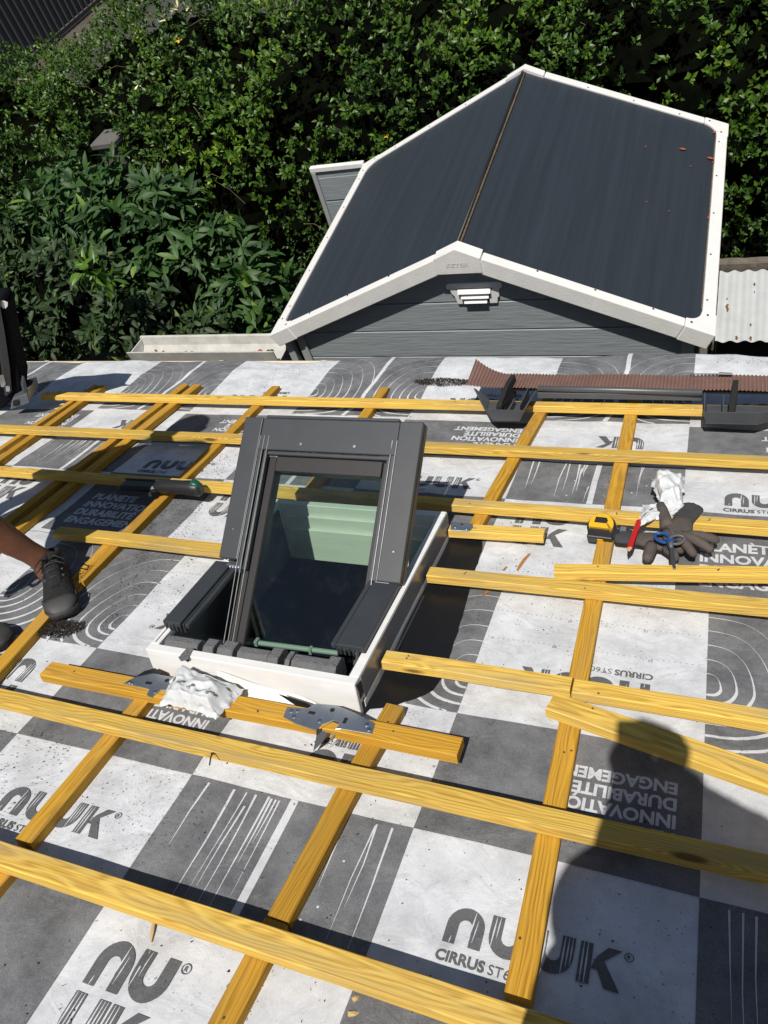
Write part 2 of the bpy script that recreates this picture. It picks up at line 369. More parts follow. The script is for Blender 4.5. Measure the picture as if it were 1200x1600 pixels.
def lay(tris, mi, lift, clip=None):
    """lay flat 2D triangles on the membrane, split until they follow its slack"""
    mem.mi = mi; V = []; Fc = []
    stack = list(tris)
    while stack:
        a, b_, c = stack.pop()
        la = (a[0] - b_[0]) ** 2 + (a[1] - b_[1]) ** 2; lb = (b_[0] - c[0]) ** 2 + (b_[1] - c[1]) ** 2; lc = (c[0] - a[0]) ** 2 + (c[1] - a[1]) ** 2
        m_ = max(la, lb, lc)
        lim = 0.034 if max(a[1], b_[1], c[1]) < 2.75 else 0.02
        if m_ > lim * lim:
            if m_ == la: q = ((a[0] + b_[0]) / 2, (a[1] + b_[1]) / 2); stack += [(a, q, c), (q, b_, c)]
            elif m_ == lb: q = ((c[0] + b_[0]) / 2, (c[1] + b_[1]) / 2); stack += [(a, b_, q), (a, q, c)]
            else: q = ((a[0] + c[0]) / 2, (a[1] + c[1]) / 2); stack += [(a, b_, q), (q, b_, c)]
            continue
        cu = (a[0] + b_[0] + c[0]) / 3; cv = (a[1] + b_[1] + c[1]) / 3
        if FU0 + .005 < cu < FU1 - .005 and FV0 + .005 < cv < FV1 - .005: continue
        if clip and not (clip[0] <= cu <= clip[1] and clip[2] <= cv <= clip[3]): continue
        if cv > 3.28: continue
        ar = (b_[0] - a[0]) * (c[1] - a[1]) - (c[0] - a[0]) * (b_[1] - a[1])
        if ar < 0: b_, c = c, b_
        o = len(V)
        V += [(p[0], p[1], hm(p[0], p[1]) + lift) for p in (a, b_, c)]
        Fc.append((o, o + 1, o + 2))
    mem.add(V, Fc)
def quad(p0, p1, p2, p3, mi, lift, clip=None): lay([(p0, p1, p2), (p0, p2, p3)], mi, lift, clip)
def rect(u0, u1, v0, v1, mi, lift): 
    quad((u0, v0), (u1, v0), (u1, v1), (u0, v1), mi, lift)
def strip(pts, w0, mi, lift, clip=None):
    n = len(pts)
    L_ = []
    for i in range(n):
        a = pts[max(i - 1, 0)]; c = pts[min(i + 1, n - 1)]
        dx, dy = c[0] - a[0], c[1] - a[1]; l = math.hypot(dx, dy) or 1
        ww = (w0(i / (n - 1)) if callable(w0) else w0) / 2
        L_.append(((pts[i][0] - dy / l * ww, pts[i][1] + dx / l * ww), (pts[i][0] + dy / l * ww, pts[i][1] - dx / l * ww)))
    for i in range(n - 1):
        quad(L_[i][0], L_[i][1], L_[i + 1][1], L_[i + 1][0], mi, lift, clip)

_fc = {}
def text_tris(s, bold=0.0):
    k = (s, bold)
    if k in _fc: return _fc[k]
    cu = bpy.data.curves.new('txt', 'FONT'); cu.body = s; cu.size = 1; cu.offset = bold; cu.resolution_u = 3
    ob = bpy.data.objects.new('txt', cu); COL.objects.link(ob)
    dg = bpy.context.evaluated_depsgraph_get(); me = bpy.data.meshes.new_from_object(ob.evaluated_get(dg))
    me.calc_loop_triangles()
    T = [tuple((me.vertices[i].co.x, me.vertices[i].co.y) for i in t.vertices) for t in me.loop_triangles]
    bpy.data.objects.remove(ob); bpy.data.curves.remove(cu); bpy.data.meshes.remove(me)
    xs = [p[0] for t in T for p in t]; x0 = min(xs); wd = max(xs) - x0
    T = [tuple((p[0] - x0, p[1]) for p in t) for t in T]
    _fc[k] = (T, wd); return _fc[k]
def place(T, o, sx, sy, inv): 
    k = -1 if inv else 1
    return [tuple((o[0] + k * p[0] * sx, o[1] + k * p[1] * sy) for p in t) for t in T]
CAP = 0.70
def write(s, o, cap, mi, lift, inv=False, bold=0.02, width=None):
    T, wd = text_tris(s, bold)
    sy = cap / CAP; sx = (width / wd) if width else sy
    lay(place(T, o, sx, sy, inv), mi, lift)

# letters of the membrane maker's mark: arch, two cups, K, each cut by slits
def arch_tris(flip, n=14, st=0.32):
    T = []; ro = 0.5; ri = 0.5 - st
    P = [((0, 0), (st, 0))] + [((0.5 - ro * math.cos(math.pi * k / n), 0.5 + ro * math.sin(math.pi * k / n)), (0.5 - ri * math.cos(math.pi * k / n), 0.5 + ri * 1.0 * math.sin(math.pi * k / n))) for k in range(n + 1)] + [((1, 0), (1 - st, 0))]
    for i in range(len(P) - 1):
        a, b_ = P[i]; c, d = P[i + 1]; T += [(a, b_, d), (a, d, c)]
    if flip: T = [tuple((1 - p[0], 1 - p[1]) for p in t) for t in T]
    return T
def K_tris():
    def q(a, b_, c, d): return [(a, b_, c), (a, c, d)]
    return q((0, 0), (.3, 0), (.3, 1), (0, 1)) + q((.3, .40), (.42, .72), (.66, 1), (1.0, 1)) + q((.3, .40), (.42, .72), (.5, .8), (.52, .4)) + q((.34, .62), (.56, .70), (1.02, 0), (.66, 0))
LET = {'N': arch_tris(False), 'U': arch_tris(True), 'K': K_tris()}
def letter(ch, o, w_, h_, inv, slits):
    lay(place(LET[ch], o, w_, h_, inv), 2, 0.0020)
    k = -1 if inv else 1
    for (x0, x1, y0, y1, t) in slits:
        a = (o[0] + k * x0 * w_, o[1] + k * y0 * h_); c = (o[0] + k * x1 * w_, o[1] + k * y1 * h_)
        strip([a, ((a[0] + c[0]) / 2, (a[1] + c[1]) / 2), c], lambda s: t * w_ * (0.25 + 0.75 * min(1, 2.2 * (1 - abs(2 * s - 1)))), 3, 0.0023)
SL = {'N': [(.66, .70, .3, .95, .04), (.76, .80, .15, .75, .03), (.18, .2, .0, .2, .03)], 'U': [(.10, .12, .2, 1.0, .04), (.2, .22, .45, 1.0, .03)],
      'W': [(.06, .06, .2, 1, .05), (.16, .17, .1, 1, .035), (.26, .26, .2, 1, .06), (.74, .75, .05, 1, .05), (.84, .85, .25, 1, .04), (.93, .94, .3, 1, .035)],
      'K': [(.08, .08, .0, 1, .045), (.18, .18, .0, 1, .05)]}
def ring_mark(c, r, inv):
    n = 16; strip([(c[0] + r * math.cos(2 * math.pi * i / n), c[1] + r * math.sin(2 * math.pi * i / n)) for i in range(n + 1)], r * 0.22, 2, 0.0020)
    k = -1 if inv else 1
    write('R', (c[0] - k * r * .42, c[1] - k * r * .5), r * 1.0, 2, 0.0020, inv, 0.02)
def logo_line(o, inv=False, ww=0.0655, hh=0.066, sub=True):
    k = -1 if inv else 1; st = ww * 1.13
    for i, (ch, sl_) in enumerate((('N', 'N'), ('U', 'U'), ('U', 'W'), ('K', 'K'))):
        letter(ch, (o[0] + k * i * st, o[1]), ww, hh, inv, SL[sl_])
    ring_mark((o[0] + k * (3 * st + ww * 1.16), o[1] + k * hh * .9), 0.0068, inv)
    if sub:
        write('CIRRUS', (o[0] - k * .004, o[1] - k * .031), 0.0175, 2, 0.0020, inv, 0.036, 0.084)
        write('ST60', (o[0] + k * .086, o[1] - k * .031), 0.0165, 2, 0.0020, inv, 0.0, 0.048)
def logo_stack(o, inv=False, ww=0.0755, hh=0.080):
    k = -1 if inv else 1; st = ww * 1.07
    letter('N', (o[0], o[1]), ww, hh, inv, SL['N']); letter('U', (o[0] + k * st, o[1]), ww, hh, inv, SL['U'])
    letter('U', (o[0], o[1] - k * hh * 1.17), ww, hh, inv, SL['W']); letter('K', (o[0] + k * st, o[1] - k * hh * 1.17), ww, hh, inv, SL['K'])
    ring_mark((o[0] + k * (2 * st + .009), o[1] + k * hh * .9), 0.0085, inv)
WORDS = ('PLANÈTE', 'INNOVATION', 'DURABILITÉ', 'ENGAGEMENT')
def motto(o, sp, cap, inv):
    k = -1 if inv else 1
    for i, s in enumerate(WORDS):
        _, wd = text_tris(s, 0.036)
        write(s, (o[0], o[1] - k * i * sp), cap, 3, 0.0017, inv, 0.036, wd * cap / CAP * 0.92)
def streaks(u0, u1, v0, v1, rng, band=True):
    W_ = u1 - u0; H = v1 - v0
    if band: quad((u0 + .478 * W_, v0), (u0 + .512 * W_, v0), (u0 + .512 * W_, v1), (u0 + .478 * W_, v1), 3, 0.0017)
    for k in range(15):
        x = u0 + W_ * (rng.choice((rng.uniform(.03, .46), rng.uniform(.25, .46), rng.uniform(.55, .97))))
        l = rng.uniform(.25, .85) * H; y = v0 + rng.uniform(0.02, 1 - l / H - .02) * H
        if rng.random() < .5: y = v1 - l - 0.01
        strip([(x, y), (x + rng.uniform(-.003, .003), y + l * .5), (x + rng.uniform(-.006, .006), y + l)], lambda s, q=rng.uniform(.0028, .0068): q * (0.12 + 0.88 * s), 3, 0.0017)
    for k in range(7):
        x = u0 + rng.uniform(.05, .95) * W_; y = v0 + rng.uniform(.1, .9) * H; r = .0022
        strip([(x - r, y), (x, y), (x + r, y)], 2 * r, 3, 0.0017)
def contours(u0, u1, v0, v1, rng, cl, cr):
    for side, cv in ((0, cl), (1, cr)):
        cu = u1 if side else u0; s = -1 if side else 1
        for k in range(1, 8):
            r = 0.034 * k + 0.004 * k * k * .35
            pts = []; n = 26; ph = rng.uniform(0, 6)
            for i in range(n + 1):
                a = -math.pi / 2 + math.pi * i / n
                rr = 1 + 0.07 * noise.noise(Vector((math.cos(a) * 1.4 + side * 3, math.sin(a) * 1.4, k * .23)))
                up = 1.18 if math.sin(a) > 0 else 0.66
                ca = abs(math.cos(a)) ** 0.8
                pts.append((cu + s * r * rr * 0.86 * ca, cv + r * rr * up * math.sin(a)))
            strip(pts, lambda t, q=rng.uniform(.0060, .0100): q * (0.55 + 0.45 * math.sin(t * math.pi * 1.7 + 0.4)), 3, 0.0017, (u0, u1, v0, v1))
def dotted(v, u0, u1, num):
    u = u0
    while u < u1:
        strip([(u, v - .001), (u, v), (u, v + .001)], 0.002, 2, 0.0020); u += 0.0125
    for un in num[1:]: write(num[0], (un, v - .003), 0.008, 2, 0.0020, True, 0.0)

rng = random.Random(3)
# lower course (near the camera)
cb = lambda k: 0.065 - 0.515 * (2 - k) if False else 0.065 + 0.515 * (k - 3)     # left border of column k
for k in range(-3, 6):
    u0, u1 = cb(k), cb(k + 1); odd = k % 2 == 1
    rng = random.Random(40 + k)
    # row Q
    if odd: logo_stack((u0 + .052, 0.393))
    else: rect(u0, u1, 0.216, 0.521, 1, 0.0011)
    rect(u0, u1, -0.09, 0.216, 1, 0.0011) if odd else None
    # row P
    if odd: rect(u0, u1, 0.521, 0.826, 1, 0.0011); streaks(u0, u1, 0.521, 0.826, rng)
    else: logo_line((u0 + .116, 0.634))
    # row O
    if odd: logo_stack((u1 - .13, 0.962), True)
    else: rect(u0, u1, 0.826, 1.133, 1, 0.0011); motto((u1 - .045, 0.934), 0.0385, 0.0275, True); quad((u0 + .26, .826), (u0 + .29, .826), (u0 + .29, 1.133), (u0 + .26, 1.133), 3, 0.0017) if k == 99 else None
    # row N
    if odd: rect(u0, u1, 1.133, 1.63, 1, 0.0011); contours(u0, u1, 1.133, 1.60, rng, 1.325, 1.235)
    else:
        logo_line((u1 - .115, 1.308), True)
        dotted(1.490, u0 + .01, u1 - .01, ('10', u0 + .2, u0 + .38)); dotted(1.390, u0 + .01, u1 - .01, ('20', u0 + .18, u0 + .4))
# upper course (towards the eave), laps under the lower one at v = 1.63
db = lambda k: -0.017 + 0.53 * k
for k in range(-8, 4):
    u0, u1 = db(k), db(k + 1); odd = k % 2 == 1
    rng = random.Random(80 + k)
    if odd: logo_stack((u0 + .06, 1.90), False, .078, .088); dotted(1.668, u0 + .01, u1 - .01, ('30', u0 + .3))
    else: rect(u0, u1, 1.632, 2.038, 1, 0.0011); motto((u0 + .055, 1.845), 0.0525, 0.037, False); dotted(1.668, u0 + .01, u1 - .01, ('30', u0 + .3))
    if odd: rect(u0, u1, 2.038, 2.292, 1, 0.0011); streaks(u0, u1, 2.038, 2.292, rng)
    else: logo_line((u0 + .115, 2.083))
    if odd: logo_stack((u1 - .14, 2.395), True)
    else: rect(u0, u1, 2.302, 2.575, 1, 0.0011); motto((u1 - .045, 2.405), 0.040, 0.03, True)
    if odd:
        rect(u0, u1, 2.600, 3.28, 1, 0.0011); contours(u0, u1, 2.60, 3.28, rng, 2.80, 2.79)
        cx = u0 + .27
        strip([(cx - .03, 2.60), (cx - .005, 2.7), (cx - .01, 2.8), (cx + .004, 2.9), (cx + .012, 3.0), (cx + .008, 3.1), (cx + .012, 3.28)], 0.018, 3, 0.0017)
    else: logo_line((u1 - .115, 2.78), True)
# lap line of the two courses and its tape edge
strip([(-4.6 + .1 * i, 1.612 + .004 * noise.noise(Vector((i * .7, 0, 0)))) for i in range(64)], 0.002, 2, 0.0020)
M_STAIN = fabric('rust_stain', (0.42, 0.19, 0.06), (0.30, 0.12, 0.035), 0.6)
for pth in (((828, 866), (820, 874), (813, 884), (808, 892)), ((792, 886), (786, 892)), ((770, 918), (762, 926), (756, 934))):
    strip([uv(*q) for q in pth], lambda t: .010 * (.35 + .65 * math.sin(math.pi * (.1 + .8 * t))), 4, 0.0025)
membrane = mem.build('roofing_membrane', [M_MEM, M_GREY, M_INK, M_LINE, M_STAIN], None, MR, recalc=False)
tag(membrane, 'light and dark grey chequered roofing membrane printed with lettering, stretched over the roof', 'roofing membrane')

# ------------------------------------------------------------------ battens
CH = 0.027          # thickness of every batten
def batten_mesh(L_, wd, th, seed, nick=0.0):
    r = random.Random(seed); n = max(3, int(L_ / 0.15)); c = 0.0022
    a1, a2 = r.uniform(-.0025, .0025), r.uniform(-.0015, .0015)
    rings = []
    for i in range(n + 1):
        t = i / n; x = t * L_
        dy = a1 * math.sin(t * math.pi * 2 + seed) + 0.0008 * noise.noise(Vector((x * 5, seed, 0))); dz = max(0, a2 * math.sin(t * math.pi))
        w_ = wd / 2 + 0.0007 * noise.noise(Vector((x * 7, seed, 5)))
        sec = [(-w_ + c, 0), (w_ - c, 0), (w_, c), (w_, th - c), (w_ - c, th), (-w_ + c, th), (-w_, th - c), (-w_, c)]
        sk = nick * (1 if i == 0 else 0)
        rings.append([(x + (sk * y if sk else 0), y + dy, z + dz) for (y, z) in sec])
    m_ = MB(); m_.loft(rings); m_.mi = 1
    x = r.uniform(.02, .12)
    while x < L_ - .01:
        for q in range(r.choice((1, 1, 2))):
            m_.cyl((x + r.uniform(-.006, .006), r.uniform(-.3, .3) * wd, th - .0012), (0, 0, 1), .0026, .0018, 7)
        x += r.uniform(.22, .6)
    return m_
M_NAILH = mat('nail_head', (.10, .075, .05), .6, .4)
def batten(name, p0, p1, wd, h0, label, group, mtl, seed, th=CH, tilt=0.0, cat='batten'):
    """from p0 to p1 (roof u, v on the centre line), underside at height h0"""
    du, dv = p1[0] - p0[0], p1[1] - p0[1]; L_ = math.hypot(du, dv)
    o = batten_mesh(L_, wd, th, seed).build(name, [mtl, M_NAILH], None, MR @ Matrix.Translation((p0[0], p0[1], h0)) @ Matrix.Rotation(math.atan2(dv, du), 4, 'Z') @ Matrix.Rotation(tilt, 4, 'Y'))
    tag(o, label, cat, group); return o
H1 = CH + 0.002
def hb(a, c, label, seed, ext0=None, ext1=None, wd=0.040, h0=H1, group='roof battens laid across the roof', mtl=None, tilt=0.0, name='roof_batten'):
    """a, c: photo pixels of the far top edge"""
    top = h0 + CH
    p, q = uv(*a, top), uv(*c, top)
    s = (q[1] - p[1]) / (q[0] - p[0])
    if ext0 is not None: p = (ext0, p[1] + (ext0 - p[0]) * s)
    if ext1 is not None: q = (ext1, q[1] + (ext1 - q[0]) * s)
    k = math.hypot(1, s); off = (s / k * wd / 2, -wd / 2 / k)
    return batten(name, (p[0] + off[0], p[1] + off[1]), (q[0] + off[0], q[1] + off[1]), wd, h0, label, group, mtl or WB, seed, tilt=tilt)
hb((0, 1312), (835, 1580), 'long yellow batten nearest the viewer, crossing the whole bottom of the photo', 1, -2.1, 0.75, 0.046)
hb((0, 1074), (1200, 1335), 'long yellow batten with a nail and a knot just below the skylight', 2, -2.3, 0.9, 0.043)
hb((605, 1015), (895, 1057), 'short batten running from the lower right side of the skylight, butted end to end', 3, None, None, 0.042)
hb((898.5, 1060), (1200, 1107), 'batten butted to the short one right of the skylight, under a loose plank', 4, None, 0.8, 0.042)
hb((673, 884.5), (1200, 934.7), 'batten from the middle of the skylight, crossing under the gloves', 5, None, 0.9, 0.042)
hb((36, 816), (346, 848), 'batten ending at the skylight beside the worker\'s shoe', 6, -1.985, -1.245, 0.044)
hb((0, 727.5), (1200, 813), 'long batten passing behind the open skylight, with the plastic wrapper on it', 7, -3.7, 1.1, 0.042)
hb((0, 663), (1200, 712), 'long batten just beyond the top edge of the opened sash', 8, -4.0, 1.2, 0.042)
hb((58, 611.7), (1100, 632), 'batten nearest the eave, under the grey flashing piece', 9, -3.02, 1.3, 0.043)
hb((705, 817), (852, 825), 'short batten offcut fixed to the steel bracket at the skylight\'s far right corner', 10, None, None, 0.040, 0.022, None)
hb((866, 880), (1200, 884), 'batten end overlapping another batten just below the gloves', 11, None, 0.9, 0.040, H1 + 0.004)
# loose plank at the right, and the orange batten at the skylight's foot
p, q = uv(868, 1081, .084), uv(1200, 1193, .084)
hb((868, 1081), (1200, 1193), 'loose plank lying askew on the battens at right, photographer\'s shadow on it', 12, None, 0.42, 0.052, 0.057, None, None, 0.0, 'loose_plank')
hb((82, 1033), (724, 1151), 'short orange batten carrying the steel brackets in front of the skylight', 13, None, None, 0.050, 0.024, None, WC)

def cb_(a, c, wd, label, seed, e0=None, e1=None, h0=0.001, group='counter battens running down the roof'):
    """a, c: photo pixels of the left top edge, near end first"""
    top = h0 + CH
    p, q = uv(*a, top), uv(*c, top); s = (q[0] - p[0]) / (q[1] - p[1])
    if e0 is not None: p = (p[0] + (e0 - p[1]) * s, e0)
    if e1 is not None: q = (q[0] + (e1 - q[1]) * s, e1)
    k = math.hypot(1, s); off = (wd / 2 / k, -s * wd / 2 / k)
    return batten('counter_batten', (p[0] + off[0], p[1] + off[1]), (q[0] + off[0], q[1] + off[1]), wd, h0, label, group, WC, seed)
cb_((786, 1549), (975, 646.7), 0.044, 'orange counter batten at right, running from the bottom to the flashing piece', 21, None, 2.86)
cb_((325, 1600), (388, 1481), 0.045, 'counter batten at the bottom edge, left of the centre, near end out of frame', 22, -0.4, 0.575)
cb_((416.5, 1427), (590, 1119), 0.044, 'counter batten between the two nearest battens, running up to the skylight\'s right corner', 23, None, 1.10)
cb_((740, 805), (835, 643), 0.043, 'counter batten running from the skylight\'s far corner to the flashing piece', 24, 1.80, 2.74)
cb_((22.5, 1310), (211, 1090), 0.043, 'counter batten at left, under the two nearest battens, beside the printed mark', 25, None, 1.06)
cb_((-35, 1385), (10, 1335), 0.045, 'counter batten end at the bottom left edge of the photo', 26, -0.2, 0.565)
cb_((490, 742), (594, 605), 0.043, 'counter batten behind the opened sash, seen partly through its glass', 27, 1.82, None)
cb_((150, 870), (424, 603), 0.042, 'counter batten left of the skylight, ending by the worker\'s shoe', 28, 1.36, None)
cb_((-5, 1030), (62, 957), 0.044, 'counter batten under the worker\'s shoe at the left edge', 29, 0.9, 1.62)
cb_((10, 807), (283, 600), 0.042, 'left one of two counter battens laid side by side at left', 30, 1.3, None)
cb_((28, 815), (302, 600.5), 0.043, 'right one of two counter battens laid side by side at left', 31, 1.3, None, 0.0035)
cb_((0, 697), (146, 601), 0.030, 'thin counter batten of the pair nearest the left edge', 32, 1.8, None)
cb_((0, 712), (156, 602), 0.036, 'wider counter batten of the pair nearest the left edge', 33, 1.8, None, 0.003)

# ------------------------------------------------------------------ roof window
win = thing('roof_window', 'open pivoting roof window with grey cladding in a white frame, set into the roof', 'roof window', roofM(-0.947, 1.43, 0))
def wpart(mb, name, m, parent=win, M=MR, bevel=0.0, seg=1): return mb.build(name, m, parent, M, bevel, seg)
T_ = 0.024
b = MB(); b.box(FU0, FU1, FV0, FV0 + T_, -0.10, 0.100); wpart(b, 'frame_board', M_WHITE, bevel=.0015)
b = MB(); b.box(FU0, FU0 + T_, FV0 + T_ + .0005, FV1 - T_ - .0005, -0.10, 0.0995); wpart(b, 'frame_board', M_WHITE, bevel=.0015)
M_SIDEGREY = mat('grey_side_finish', (0.22, 0.22, 0.225), 0.28, spec=0.6, var=0.1)  # even grey for the frame's right side face
b = MB(); b.box(FU1 - T_, FU1, FV0 + .0245, FV1 - T_ - .0005, 0.030, 0.0995); b.box(FU1 - T_, FU1 + .0025, FV0 + .0245, FV1 + .001, -0.10, 0.0265); b.box(FU1 - T_, FU1 - .002, FV0 + .0245, FV1 - T_, .0265, .030)
wpart(b, 'frame_board', M_WHITE, bevel=.0012)
b = MB(); b.box(FU1 + .0003, FU1 + .0026, FV0 + .030, FV1 - .002, .0305, .096); wpart(b, 'side_face', M_SIDEGREY)
b = MB(); b.box(FU0, FU1, FV1 - T_, FV1, -0.10, 0.099)
b.box(FU0 + T_, FU1 - T_, FV1 - T_ - .010, FV1 - T_ - .0005, -.10, .062); b.box(FU0 + T_, FU1 - T_, FV1 - T_ - .022, FV1 - T_ - .0105, -.10, .020)
wpart(b, 'frame_board', M_WHITE, bevel=.002)
b = MB()                                   # inner sides boarded dark, their shade put into the colour, drip groove of the near rim
b.box(FU0 + T_ + .0005, FU0 + T_ + .008, FV0 + T_ + .001, FV1 - T_ - .024, -.10, .088); b.box(FU1 - T_ - .008, FU1 - T_ - .0005, FV0 + T_ + .001, FV1 - T_ - .024, -.10, .088)
wpart(b, 'side_shade_board', M_CLAD)
b = MB()
b.box(FU1 - .010, FU1 + .0012, FV0 + .010, FV0 + .024, .045, .088); b.box(FU1 - .010, FU1 + .0012, FV0 + .012, FV0 + .040, .0, .030)
b.prism([(FV0 + .004, .094), (FV0 + .03, .085), (FV0 + .045, .05), (FV0 + .028, .048), (FV0 + .012, .06)], 0.0008, 0.0024, Matrix(((0, 0, 1, FU1), (1, 0, 0, 0), (0, 1, 0, 0), (0, 0, 0, 1))))
wpart(b, 'corner_plate', M_CLAD)
# drip groove lines of the left and right rim
b = MB(); b.box(FU0 + .010, FU0 + .0125, FV0 + .03, FV0 + .10, .0985, .1003); wpart(b, 'rim_groove', M_CLAD)
# fixed side covers on the near half of the frame
def cover(u0, u1, v0, v1, side):
    m_ = MB(); z = .106
    lipu = u1 if side < 0 else u0; k = 1 if side < 0 else -1
    m_.box(u0, u1, v0, v1, z, z + .017)
    m_.box(min(lipu + k * .001, lipu + k * .006), max(lipu + k * .001, lipu + k * .006), v0 + .004, v1, z - .02, z + .010)
    m_.box(min(lipu + k * .007, lipu + k * .020), max(lipu + k * .007, lipu + k * .020), v0 + .006, v1, z - .004, z + .009)
    for q in range(5): m_.box(u0 + .006 + q * .011, u0 + .011 + q * .011, v0 - .004, v0 + .002, z - .012, z + .012 - (q % 2) * .006)
    return m_
wpart(cover(-1.232, -1.178, 1.155, 1.420, -1), 'side_cover', M_CLAD, bevel=.0022, seg=2)
wpart(cover(-.741, -.672, 1.165, 1.415, 1), 'side_cover', M_CLAD, bevel=.0022, seg=2)
# sash
ANG = 0.7764
MS = MR @ Matrix.Translation((0, 1.43, 0.13)) @ Matrix.Rotation(ANG, 4, 'X')
sash = bpy.data.objects.new('sash', None); COL.objects.link(sash); sash.parent = win; bpy.context.view_layer.update(); sash.matrix_world = MS; bpy.context.view_layer.update()
def spart(mb, name, m, bevel=0.0, seg=1): return mb.build(name, m, sash, MS, bevel, seg)
SL0, SR0, TOP = -1.217, -0.667, 0.414
b = MB(); b.box(SL0, SL0 + .060, -.004, TOP, -.003, .013); b.box(SL0, SL0 + .006, -.004, TOP, -.028, -.0035); spart(b, 'side_cladding', M_CLAD, .003, 2)
b = MB(); b.box(SR0 - .066, SR0, -.020, TOP, -.003, .014); b.box(SR0 - .006, SR0, -.020, TOP, -.028, -.0035); b.box(SR0 - .060, SR0 - .004, -.030, -.021, -.012, .006); spart(b, 'side_cladding', M_CLAD, .003, 2)
b = MB(); b.box(SL0 + .061, SR0 - .067, .318, TOP - .001, -.003, .0115); b.box(SL0 + .080, SR0 - .084, .306, .3175, -.012, .004); spart(b, 'top_cladding', M_CLAD, .003, 2)
b = MB(); b.box(SL0 + .066, SR0 - .072, TOP + .0005, TOP + .010, -.035, .006); spart(b, 'top_rail', M_CLAD, .002)
b = MB()
for x0 in (SL0 + .062, SL0 + .076): b.box(x0, x0 + .0115, -.02 - .01 * (x0 > SL0 + .07), .372 - .03 * (x0 > SL0 + .07), -.016, .009 - .006 * (x0 > SL0 + .07))
for x1 in (SR0 - .069, SR0 - .082): b.box(x1 - .0105, x1, -.02, .375 - .03 * (x1 < SR0 - .07), -.016, .009 - .006 * (x1 < SR0 - .07))
spart(b, 'glazing_bead', M_CLAD, .0018, 2)
b = MB()
for xx in (SL0 + .0615, SL0 + .0745, SL0 + .089): b.tube([(xx, -.33, .0), (xx, .0, .0105), (xx, .36, .0105)], .0016, 6)
for xx in (SR0 - .0675, SR0 - .081): b.tube([(xx, -.06, .006), (xx, .36, .0105)], .0014, 6)
spart(b, 'bright_edge', M_EDGE)
b = MB(); b.box(SL0 + .064, SL0 + .112, -.36, .305, -.055, -.0165); b.box(SR0 - .108, SR0 - .069, -.36, .305, -.055, -.0165); b.box(SL0 + .1125, SR0 - .1085, .262, .3175, -.055, -.0125); b.box(SL0 + .1125, SR0 - .1085, -.36, -.335, -.055, -.012)
spart(b, 'sash_frame', M_RUB, .002)
b = MB(); b.box(SL0 + .112, SR0 - .108, -.335, .300, -.026, -.022); spart(b, 'glass_pane', M_GLASS)
b = MB()
for xx in (-1.02, -.855): b.cyl((xx, .338, .011), (0, 0, 1), .0042, .0035, 10)
b.cyl((SL0 + .03, .08, .0125), (0, 0, 1), .0022, .002, 8); b.cyl((SR0 - .03, .06, .0135), (0, 0, 1), .0022, .002, 8)
spart(b, 'screw', M_ALU)
# pivot fittings
for (x0, x1) in ((SL0 + .028, SL0 + .075), (SR0 - .07, SR0 - .03)):
    b = MB(); b.box(x0, x1, 1.405, 1.425, .100, .1235)
    for k in range(5): b.cyl((x0 + .004 + k * .009, 1.402, .118), (0, 1, 0), .0035, .026, 8)
    wpart(b, 'pivot_hinge', M_STEEL, bevel=.001)
# pale green ventilation bar across the near end
b = MB(); b.tube([(-.985, 1.196, .055), (-.765, 1.203, .055)], .0068, 12); b.box(-.994, -.985, 1.186, 1.204, .050, .066); b.box(-.842, -.834, 1.190, 1.206, .047, .064)
wpart(b, 'vent_bar', M_GREEN, bevel=.001)
# black collar film lying right of the frame
pc = [(-.657, 1.815), (-.565, 1.812), (-.549, 1.75), (-.546, 1.66), (-.536, 1.57), (-.521, 1.40), (-.516, 1.29), (-.514, 1.225), (-.524, 1.185), (-.545, 1.160), (-.575, 1.138), (-.600, 1.110), (-.625, 1.098), (-.657, 1.092)]
b = MB(); b.smooth = True
ns = 40
rows = []
for i in range(ns + 1):
    v = 1.075 + (1.815 - 1.075) * i / ns
    ur = -.66
    pr = pc[1:]
    for q in range(len(pr) - 1):
        (ua, va), (ub, vb) = pr[q], pr[q + 1]
        if vb <= v <= va: ur = ua + (ub - ua) * (va - v) / max(va - vb, 1e-6); break
    if v > 1.812: ur = -.565
    ur += .003 * noise.noise(Vector((v * 30, 0, 0)))
    rows.append([(FU1 + .004 + (max(ur, FU1 + .006) - FU1 - .004) * j / 12, v, (hm(max(ur, FU1) , v) + .004 + .006 * (1 - j / 12) ** 2 + .003 * noise.noise(Vector((v * 9, j * .3, 3))))) for j in range(13)])
b.loft(rows, cap=False, closed=False)
wpart(b, 'collar_film', M_EPDM)
b = MB(); b.box(FU1 + .012, FU1 + .016, 1.22, 1.50, .012, .0165); wpart(b, 'foil_edge', M_ALU)
